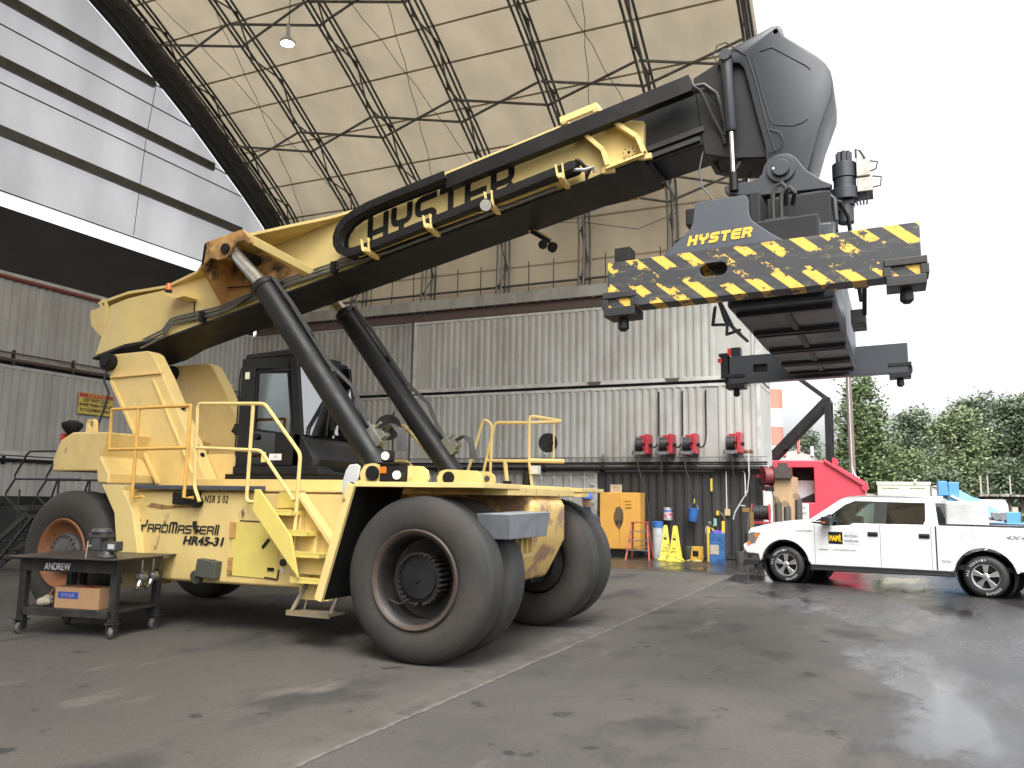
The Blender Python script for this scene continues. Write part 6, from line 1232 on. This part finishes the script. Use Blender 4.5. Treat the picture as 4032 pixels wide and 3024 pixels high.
# ------------------------------------------------------------ yard beyond
RED = M('crane_red', (.62,.06,.09), .4, col2=(.54,.055,.08), sc=1.5)
ck = thing('crane_house', 'bright red crane house with an open window and black lattice gantry', 'crane', (-3,37.5,0))
def rel(o, mb): mb.v = [(x-o.location.x,y-o.location.y,z-o.location.z) for x,y,z in mb.v]; return mb
hs_ = rel(ck, MB().xz([(-6.5,3.46),(-6.4,3.54),(-2.62,3.52),(-2.5,3.47),(-1.16,2.56),(-1.0,2.5),(-1.05,1.75),(-1.9,1.0),(-6.5,1.0)], 36, 38.6)).build('house', RED, ck); carve(hs_, rel(ck, MB().box(-3.80,-2.92,35.5,37.9,1.80,3.23)), .04)
q = MB().box(-3.80,-2.92,36.6,36.64,1.9,2.72); rel(ck, q).build('inner_panel', GREYC, ck); rel(ck, MB().prism([(-3.8,1.80),(-2.92,1.80),(-2.92,2.22)], lambda a,b: (a,36.3,b), lambda a,b: (a,36.35,b)).box(-3.7,-3.1,36.7,36.76,2.78,3.2)).build('inner_machinery', BLKM, ck)
q = MB().beam((-2.5,35.95,3.52),(-1.0,35.95,2.5),.12,.10).beam((-2.5,38.6,3.56),(-1.0,38.6,2.6),.12,.14).cyl((-1.0,35.9,2.42),(-1.0,36.2,2.42),.13,n=18).cyl((-2.25,37.4,3.5),(-2.25,37.6,3.5),.2,n=16); rel(ck, q).build('front_bracket', RED, ck, bev=.01)
q = MB(); GB = BLK
for y in (36.6,38.2):
    q.beam((-5.6,y,2.75),(-2.36,y,6.10),.14,.30).beam((-2.36,y,3.4),(-2.34,y,6.15),.16,.24)
q.beam((-2.36,36.6,6.1),(-2.36,38.2,6.1),.2,.2).beam((-2.4,37.3,6.2),(-6.0,37.3,9.2),.12,.18).beam((-4.2,36.6,4.2),(-4.2,38.2,4.2),.15,.15)
rel(ck, q).build('gantry', GB, ck, bev=.01); rel(ck, MB().box(-6.3,-1.2,36.1,38.5,.55,1.0).box(-6,-1.5,35.9,36.4,0,.75).box(-6,-1.5,38.2,38.7,0,.75)).build('crawler', BLKM, ck, bev=.05)
wsn = thing('yard_sign', 'small white sign board with black lettering behind the pickup windscreen', 'sign', (-3.0,32.0,1.05)); MB().box(-.19,.19,0,.02,0,.72).build('board', WHITE, wsn); MB().cyl((0,.04,-1.05),(0,.04,.1),.03).build('post', STEEL, wsn)
fit('NO', .13, .12, DECAL, wsn, frame_mtx((-.02,-.003,.50),(1,0,0),(0,0,1))); fit('YARD', .22, .11, DECAL, wsn, frame_mtx((-.08,-.003,.31),(1,0,0),(0,0,1)))
tb = thing('tan_cabin', 'tan timber-sided site cabin with a rusty steel rack on its roof', 'cabin', (-4.6,31.6,0)); MB().box(-1.4,1.25,0,2.4,0,2.75).build('cabin_wall', M('tan_boards', (.52,.36,.20), .7, col2=(.42,.28,.16), sc=3, stretch=(6,1,.3)), tb)
q = MB().box(-1.5,1.3,-.12,-.02,2.70,3.06).box(-1.5,1.3,-.2,.0,2.66,2.70)
for k in range(5): q.box(-1.2+.5*k,-.9+.5*k,-.1,.5,3.06,3.22)
q.build('steel_rack', M('rusty_black_steel', (.06,.05,.042), .7, col2=(.1,.075,.055), sc=5), tb)
CYL = M('dark_cylinder', (.05,.042,.038), .55, col2=(.09,.07,.055), sc=4)
for x, y, h, lab in ((-3.55,29.3,2.0,'dark gas cylinder with a brass collar nearest the white container end'),(-3.28,29.5,1.86,'gas cylinder between two taller ones by the tan cabin'),(-2.98,30.2,2.12,'tall gas cylinder rightmost of the group, before the red crane')):
    t = thing('gas_cylinder', lab, 'gas cylinder', (x,y,0), 0, 'gas cylinders by the tan cabin'); MB().lathe([(0,.12),(.02,.125),(h-.3,.125),(h-.18,.09)], (0,0,0), (0,0,1), 20).build('body', CYL, t); MB().cyl((-.06,-.1,h-.12),(-.06,.16,h-.12),.11,n=18).build('collar', M('brass_collar', (.30,.21,.13), .5, .3), t)
# blue drilling / crane arm on a low trailer
bl = thing('blue_crane_arm', 'blue folded knuckle boom lying on a blue frame behind the pickup bed', 'crane arm', (2.4,27.5,0))
def R2(mb, n, m, p=bl, **k): return rel(bl, mb).build(n, m, p, **k)
R2(MB().box(1.45,1.72,27.0,27.8,.9,2.44).hexa([(1.18,26.95,2.05),(1.45,26.95,2.05),(1.45,27.85,2.05),(1.18,27.85,2.05),(1.18,26.95,2.47),(1.42,26.95,2.47),(1.42,27.85,2.47),(1.18,27.85,2.47)]), 'pedestal', BLUE, bev=.02)
R2(MB().loft([[(x,27.1,z-.16),(x,27.7,z-.16),(x,27.62,z+.12),(x,27.18,z+.12)] for x,z in ((1.45,2.22),(1.7,2.12),(2.75,1.50))]), 'boom_arm', BLUE, bev=.015); R2(MB().beam((1.5,27.0,2.06),(2.65,27.0,1.38),.10,.07), 'ram', GREYC); R2(MB().box(2.50,2.85,27.0,27.7,1.38,1.62).cyl((2.6,26.9,1.5),(2.6,27.2,1.5),.12), 'winch', STEEL, bev=.02)
R2(MB().box(1.55,2.25,27.6,27.8,.9,2.0).box(2.85,3.2,27.1,27.6,1.2,1.62), 'bracket_plate', BLUE, bev=.02); R2(MB().box(1.0,7.0,27.0,29.0,.8,1.30), 'frame', BLUE, bev=.03)
q = MB()
for x in (1.6,4.5,6): 
    for y in (27.0,28.7): q.cyl((x,y,.45),(x,y+.3,.45),.45,n=24)
R2(q, 'wheel', RUBK)
tag(MB().lathe([(0,.25),(.1,.42),(1.6,.42),(1.7,.25)], (2.5,39.2,1.62), (1,0,0), 24).box(2.6,4.0,39,39.4,0,1.3).build('white_tank', WHITE), 'white cylindrical tank behind the blue boom arm', 'tank')
be = thing('box_truck', 'cream box-body truck parked in front of the trees', 'box truck', (.5,49.2,0)); CRM = M('cream_panel', (.62,.60,.48), .5, col2=(.54,.52,.42), sc=2)
MB().box(-1.25,1.25,-1.1,3.6,.9,2.95).build('box_body', CRM, be, bev=.03); MB().box(-1.28,1.28,-1.13,-1.1,2.82,2.98).box(.5,.62,-1.2,-1.1,2.9,3.1).box(-1.0,-.2,-1.14,-1.1,2.66,2.70).box(.3,1.0,-1.14,-1.1,2.66,2.70).build('roof_edge', CRM, be); MB().box(-1.1,1.1,-.8,3.4,.5,.9).cyl((-1.1,.2,.45),(1.1,.2,.45),.45).cyl((-1.1,2.8,.45),(1.1,2.8,.45),.45).build('chassis', BLKM, be)
tag(MB().box(1.80,2.30,48,52,.0,2.78).prism([(1.8,2.78),(2.35,2.78),(2.35,2.6)], lambda a,b:(a,47.9,b), lambda a,b:(a,52,b)).build('small_shed', M('ribbed_white', (.6,.61,.6), .5)), 'white ribbed shed end between the cream truck and blue boom', 'shed')
tag(MB().box(-6,-.95,50,52,0,2.35).build('storage_shed', M('pale_shed', (.5,.5,.46), .6)), 'pale low shed wall left of the cream truck', 'shed')
WOODP = M('weathered_pole_wood', (.20,.15,.12), .8, col2=(.12,.09,.075), sc=3, stretch=(8,8,.4), bump=.1)
up_ = thing('utility_pole', 'weathered wooden utility pole with a grey meter box, behind the red crane', 'utility pole', (-1.80,45,0)); MB().cyl((0,0,0),(-.04,0,11.5),.16,.13,16).build('pole', WOODP, up_); MB().tube([(-.01,-.17,2.9),(-.02,-.165,3.6),(-.04,-.15,11.4)], .025, 6).build('conduit', GREYC, up_); MB().box(.02,.32,-.3,-.1,2.5,3.12).build('meter_box', GREYC, up_, bev=.02); MB().tube([(-.03,-.18,3.6),(.06,-.2,3.3),(.18,-.2,3.1)], .03, 6).build('elbow', WHITE, up_)
ch_ = thing('chimney', 'tall distant chimney banded red and white, half hidden by the container', 'chimney', (-17.6,142,0)); CW = M('chimney_white', (.62,.58,.56), .8); CR_ = M('chimney_red', (.50,.20,.15), .8)
for i in range(6): MB().cyl((0,0,20.4-3.1*(i+1)),(0,0,20.4-3.1*i),1.55+.02*i,1.5+.02*i,24).build('red_band' if i % 2 == 0 else 'white_band', CR_ if i % 2 == 0 else CW, ch_)
MB().cyl((0,0,0),(0,0,1.8),1.7,1.65,24).cyl((0,0,20.4),(0,0,20.6),1.5,n=24).build('stack_base', CW, ch_)
pl_ = thing('plant_building', 'far white-roofed industrial shed with two red stacks, left of the gantry', 'building', (-8.9,90,0)); MB().box(-3,1.6,0,6,0,6.6).xz([(-1.4,6.6),(-1.2,7.0),(0,7.25),(.9,6.8),(1.6,6.6)], 0, 6).build('building_wall', M('faded_pink_wall', (.5,.42,.4), .8, col2=(.4,.36,.35), sc=.6), pl_); MB().cyl((-1.2,0,6.6),(-1.2,0,8.4),.16).cyl((0.2,0,7),(.2,0,8.4),.16).build('red_stack', M('faded_red', (.45,.16,.13), .8), pl_); MB().cyl((1.5,0,6.6),(1.5,0,7.6),.18).build('vent', GREYC, pl_)
# right-hand edge: timber yard structure
tf = thing('timber_rack', 'dark timber storage rack with posts at the right edge of the yard', 'rack', (6.2,54,0)); DW_ = M('dark_old_timber', (.06,.045,.038), .8, col2=(.1,.075,.06), sc=2)
q = MB()
for x in (-1.6,-.35,.3,1.8,3.2): q.box(x-.07,x+.07,-.1,.1,0,2.45)
for z in (1.35,2.2): q.box(-2,5,-.08,.08,z,z+.12)
q.build('frame', DW_, tf); q = MB(); rnd = random.Random(4)
for k in range(14): x = -1.8+.5*k; q.box(x,x+.45,-.6,.5,2.33,2.42+rnd.random()*.18)
q.build('stacked_boards', M('mixed_boards', (.16,.14,.12), .8, col2=(.32,.3,.27), sc=3, lo=.52, hi=.56), tf); MB().box(-1.7,-1.62,0,.1,2.4,3.5).box(-1.35,-1.28,0,.1,2.4,3.5).box(-.25,-.18,0,.1,2.4,3.5).build('upright', M('pale_upright', (.35,.33,.29), .7), tf)
tag(MB().box(5.78,6.05,52,52.3,0,1.75).build('concrete_marker', M('pale_concrete', (.42,.38,.32), .8)), 'pale concrete block standing before the shrubs at the right edge', 'block')
# ------------------------------------------------------------ trees
BARK = M('bark', (.08,.065,.05), .9, col2=(.05,.04,.03), sc=4)
def leafmat(name, a, b_, c):
    m = M(name, a, .6, col2=b_, sc=.55, lo=.4, hi=.62, col3=c, sc3=1.7, lo3=.54, hi3=.66); return m
def tree(name, lab, cat, x, y, blobs, leaves, ls, mat, trunk_h, tr, grp='trees beyond the yard', seed=1):
    rnd = random.Random(seed); t = thing(name, lab, cat, (x,y,0), 0, grp)
    q = MB().tube([(0,0,0),(.05,0,trunk_h*.5),(0,.05,trunk_h)], [tr,tr*.75,tr*.3], 8)
    for bx,by,bz,rx,ry,rz in blobs:
        z0 = min(trunk_h*.75, max(.6,bz-rz)); q.tube([(0,0,z0),(bx*.6,by*.6,(z0+bz)/2),(bx,by,bz)], [tr*.4,tr*.25,tr*.1], 5)
    q.build('trunk', BARK, t)
    vol = [rx*ry+rx*rz for _,_,_,rx,ry,rz in blobs]; tot = sum(vol); vs = []; fs = []
    for (bx,by,bz,rx,ry,rz), v_ in zip(blobs, vol):
        nc = max(8, int(leaves*v_/tot/14))
        for c in range(nc):
            d = Vector((rnd.gauss(0,1),rnd.gauss(0,1),rnd.gauss(0,1))).normalized(); rad = .55+.48*rnd.random()**.7
            cc = Vector((bx+d.x*rx*rad, by+d.y*ry*rad, bz+d.z*rz*rad)); cs = .16*min(rx,rz)+ls*1.2
            for l in range(14):
                p = cc+Vector((rnd.gauss(0,cs),rnd.gauss(0,cs),rnd.gauss(0,cs*.8))); a = Vector((rnd.gauss(0,1),rnd.gauss(0,1),rnd.gauss(0,.6))).normalized(); b2 = a.cross(Vector((rnd.gauss(0,1),rnd.gauss(0,1),rnd.gauss(0,1)))).normalized()
                s_ = ls*(.6+.8*rnd.random()); k = len(vs); vs += [p-a*s_, p-b2*s_*.5, p+a*s_, p+b2*s_*.5]; fs.append((k,k+1,k+2,k+3))
    me = bpy.data.meshes.new('crown'); me.from_pydata([tuple(v) for v in vs], [], fs); me.materials.append(mat)
    o = bpy.data.objects.new('crown', me); COL.objects.link(o); o.parent = t
    return t
LA = leafmat('poplar_leaf', (.085,.13,.045), (.13,.18,.07), (.05,.085,.03)); LB = leafmat('bluegreen_leaf', (.12,.155,.10), (.16,.195,.125), (.08,.115,.07)); LC = leafmat('fresh_leaf', (.14,.185,.085), (.18,.22,.11), (.09,.13,.055)); LD = leafmat('dark_leaf', (.085,.12,.065), (.11,.145,.08), (.055,.085,.045))
pb = [(-.1,0,10.0,.75,.75,.9),(.1,0,8.6,1.15,1.0,1.2),(-.45,0,7.3,1.1,1.0,1.2),(.6,0,7.0,1.15,1.0,1.2),(0,0,5.8,1.7,1.4,1.3),(-.7,0,4.5,1.3,1.2,1.2),(.9,0,4.6,1.5,1.3,1.3),(.1,0,3.2,2.0,1.6,1.2),(1.2,0,2.4,1.3,1.2,1.0),(-1.0,0,2.4,1.2,1.2,1.1)]
tree('poplar_tree', 'tall narrow poplar standing behind the utility pole', 'tree', -1.75, 60, pb, 15000, .13, LA, 9.5, .22, seed=3)
def dome(w_, h, z0, n, seed):
    rnd = random.Random(seed); out = [(0,0,z0+(h-z0)*.5,w_*.75,w_*.6,(h-z0)*.42)]
    for k in range(n):
        a = rnd.uniform(0,6.28); f = rnd.uniform(.3,1.0); zz = z0+(h-z0)*rnd.uniform(.12,.86); sh_ = math.sin(min(1,max(.25,(h-zz)/(h-z0)*1.5))*1.57); r_ = w_*rnd.uniform(.24,.40)
        out.append((math.cos(a)*w_*.72*f*sh_, math.sin(a)*w_*.6*f*sh_, zz, r_, r_, r_*.85))
    out.append((w_*.1,0,h-w_*.3,w_*.42,w_*.4,w_*.32)); out.append((-w_*.2,0,h-w_*.42,w_*.4,w_*.4,w_*.34)); return out
tree('broadleaf_tree', 'bluish green round tree, left of the big fresh green tree', 'tree', 2.0, 84, dome(2.6,10.4,2.0,12,5), 11000, .16, LB, 8, .3, seed=5)
tree('broadleaf_tree', 'large fresh green tree in the middle of the tree line', 'tree', 5.0, 78, dome(3.2,9.7,1.2,16,8), 16000, .15, LC, 7, .35, seed=8)
tree('broadleaf_tree', 'tall rounded tree rising behind the fresh green one', 'tree', 7.6, 90, dome(3.6,12.2,2.5,14,12), 13000, .18, LB, 9, .35, seed=12)
tree('broadleaf_tree', 'dark green tree at the right edge of the picture', 'tree', 9.6, 80, dome(3.0,11.0,1.5,14,15), 13000, .15, LD, 8, .35, seed=15)
tree('broadleaf_tree', 'low yellowish green tree beside the tall poplar', 'tree', 1.4, 72, dome(1.7,6.0,.8,9,21), 7000, .13, LC, 4.5, .2, seed=21)
tree('broadleaf_tree', 'low bushy tree filling the gap below the middle trees', 'tree', 3.5, 70, dome(1.8,4.4,.3,9,23), 7000, .13, LD, 3, .2, seed=23)
tree('broadleaf_tree', 'low dark tree behind the timber rack', 'tree', 7.4, 68, dome(2.0,5.0,.3,9,27), 7000, .13, LD, 3.5, .2, seed=27)
tree('broadleaf_tree', 'small pale tree seen far off between container and gantry', 'tree', -8.6, 96, dome(2.3,9.6,2.0,9,31), 7000, .17, LB, 7, .25, seed=31)
tree('broadleaf_tree', 'broad tree just past the right edge of the picture', 'tree', 13.5, 82, dome(3.2,10.5,1.2,12,33), 7000, .17, LC, 7, .3, seed=33)
tree('shrub', 'low shrub in front of the timber rack at the right edge', 'shrub', 6.6, 53, [(0,0,.7,.8,.6,.6),(.7,0,.6,.6,.5,.5)], 1800, .09, LA, .8, .05, seed=41)
# a worker stands behind the far front tyre; the blue cap shows above the tread
pe = thing('person', 'person in a blue cap standing behind the far front tyre, only the cap visible', 'person', (-5.05,14.3,0), R(20))
SK = M('skin', (.45,.27,.19), .55); CL = M('navy_workwear', (.03,.04,.07), .8)
jv = [(0,0,.95),(0,0,1.15),(0,0,1.42),(0,0,1.55),(0,-.02,1.70),(.18,0,1.42),(.22,.02,1.16),(.2,-.10,.92),(-.18,0,1.42),(-.22,.02,1.16),(-.2,-.10,.92),(.10,0,.88),(.10,-.02,.48),(.10,.02,.06),(.10,-.14,.04),(-.10,0,.88),(-.10,-.02,.48),(-.10,.02,.06),(-.10,-.14,.04)]
je = [(0,1),(1,2),(2,3),(3,4),(2,5),(5,6),(6,7),(2,8),(8,9),(9,10),(0,11),(11,12),(12,13),(13,14),(0,15),(15,16),(16,17),(17,18)]
jr = [.15,.14,.15,.06,.10,.07,.05,.035,.07,.05,.035,.09,.065,.05,.045,.09,.065,.05,.045]
me = bpy.data.meshes.new('body'); me.from_pydata(jv, je, []); bo = bpy.data.objects.new('body', me); COL.objects.link(bo); bo.parent = pe
sk = bo.modifiers.new('skin','SKIN'); 
for v, r_ in zip(me.skin_vertices[0].data if me.skin_vertices else [], jr): v.radius = (r_, r_)
su = bo.modifiers.new('sub','SUBSURF'); su.levels = 2; su.render_levels = 2; me.materials.append(CL)
MB().lathe([(-.12,.05),(-.08,.08),(0,.085),(.06,.08)], (0,-.02,1.74), (0,0,1), 18).build('face', SK, pe)
MB().lathe([(.0,.10),(.04,.105),(.09,.085),(.125,.03)], (0,-.02,1.78), (0,0,1), 20).box(-.08,.08,-.20,-.08,1.785,1.797).build('cap', M('blue_cap', (.05,.12,.45), .7), pe, bev=.004)
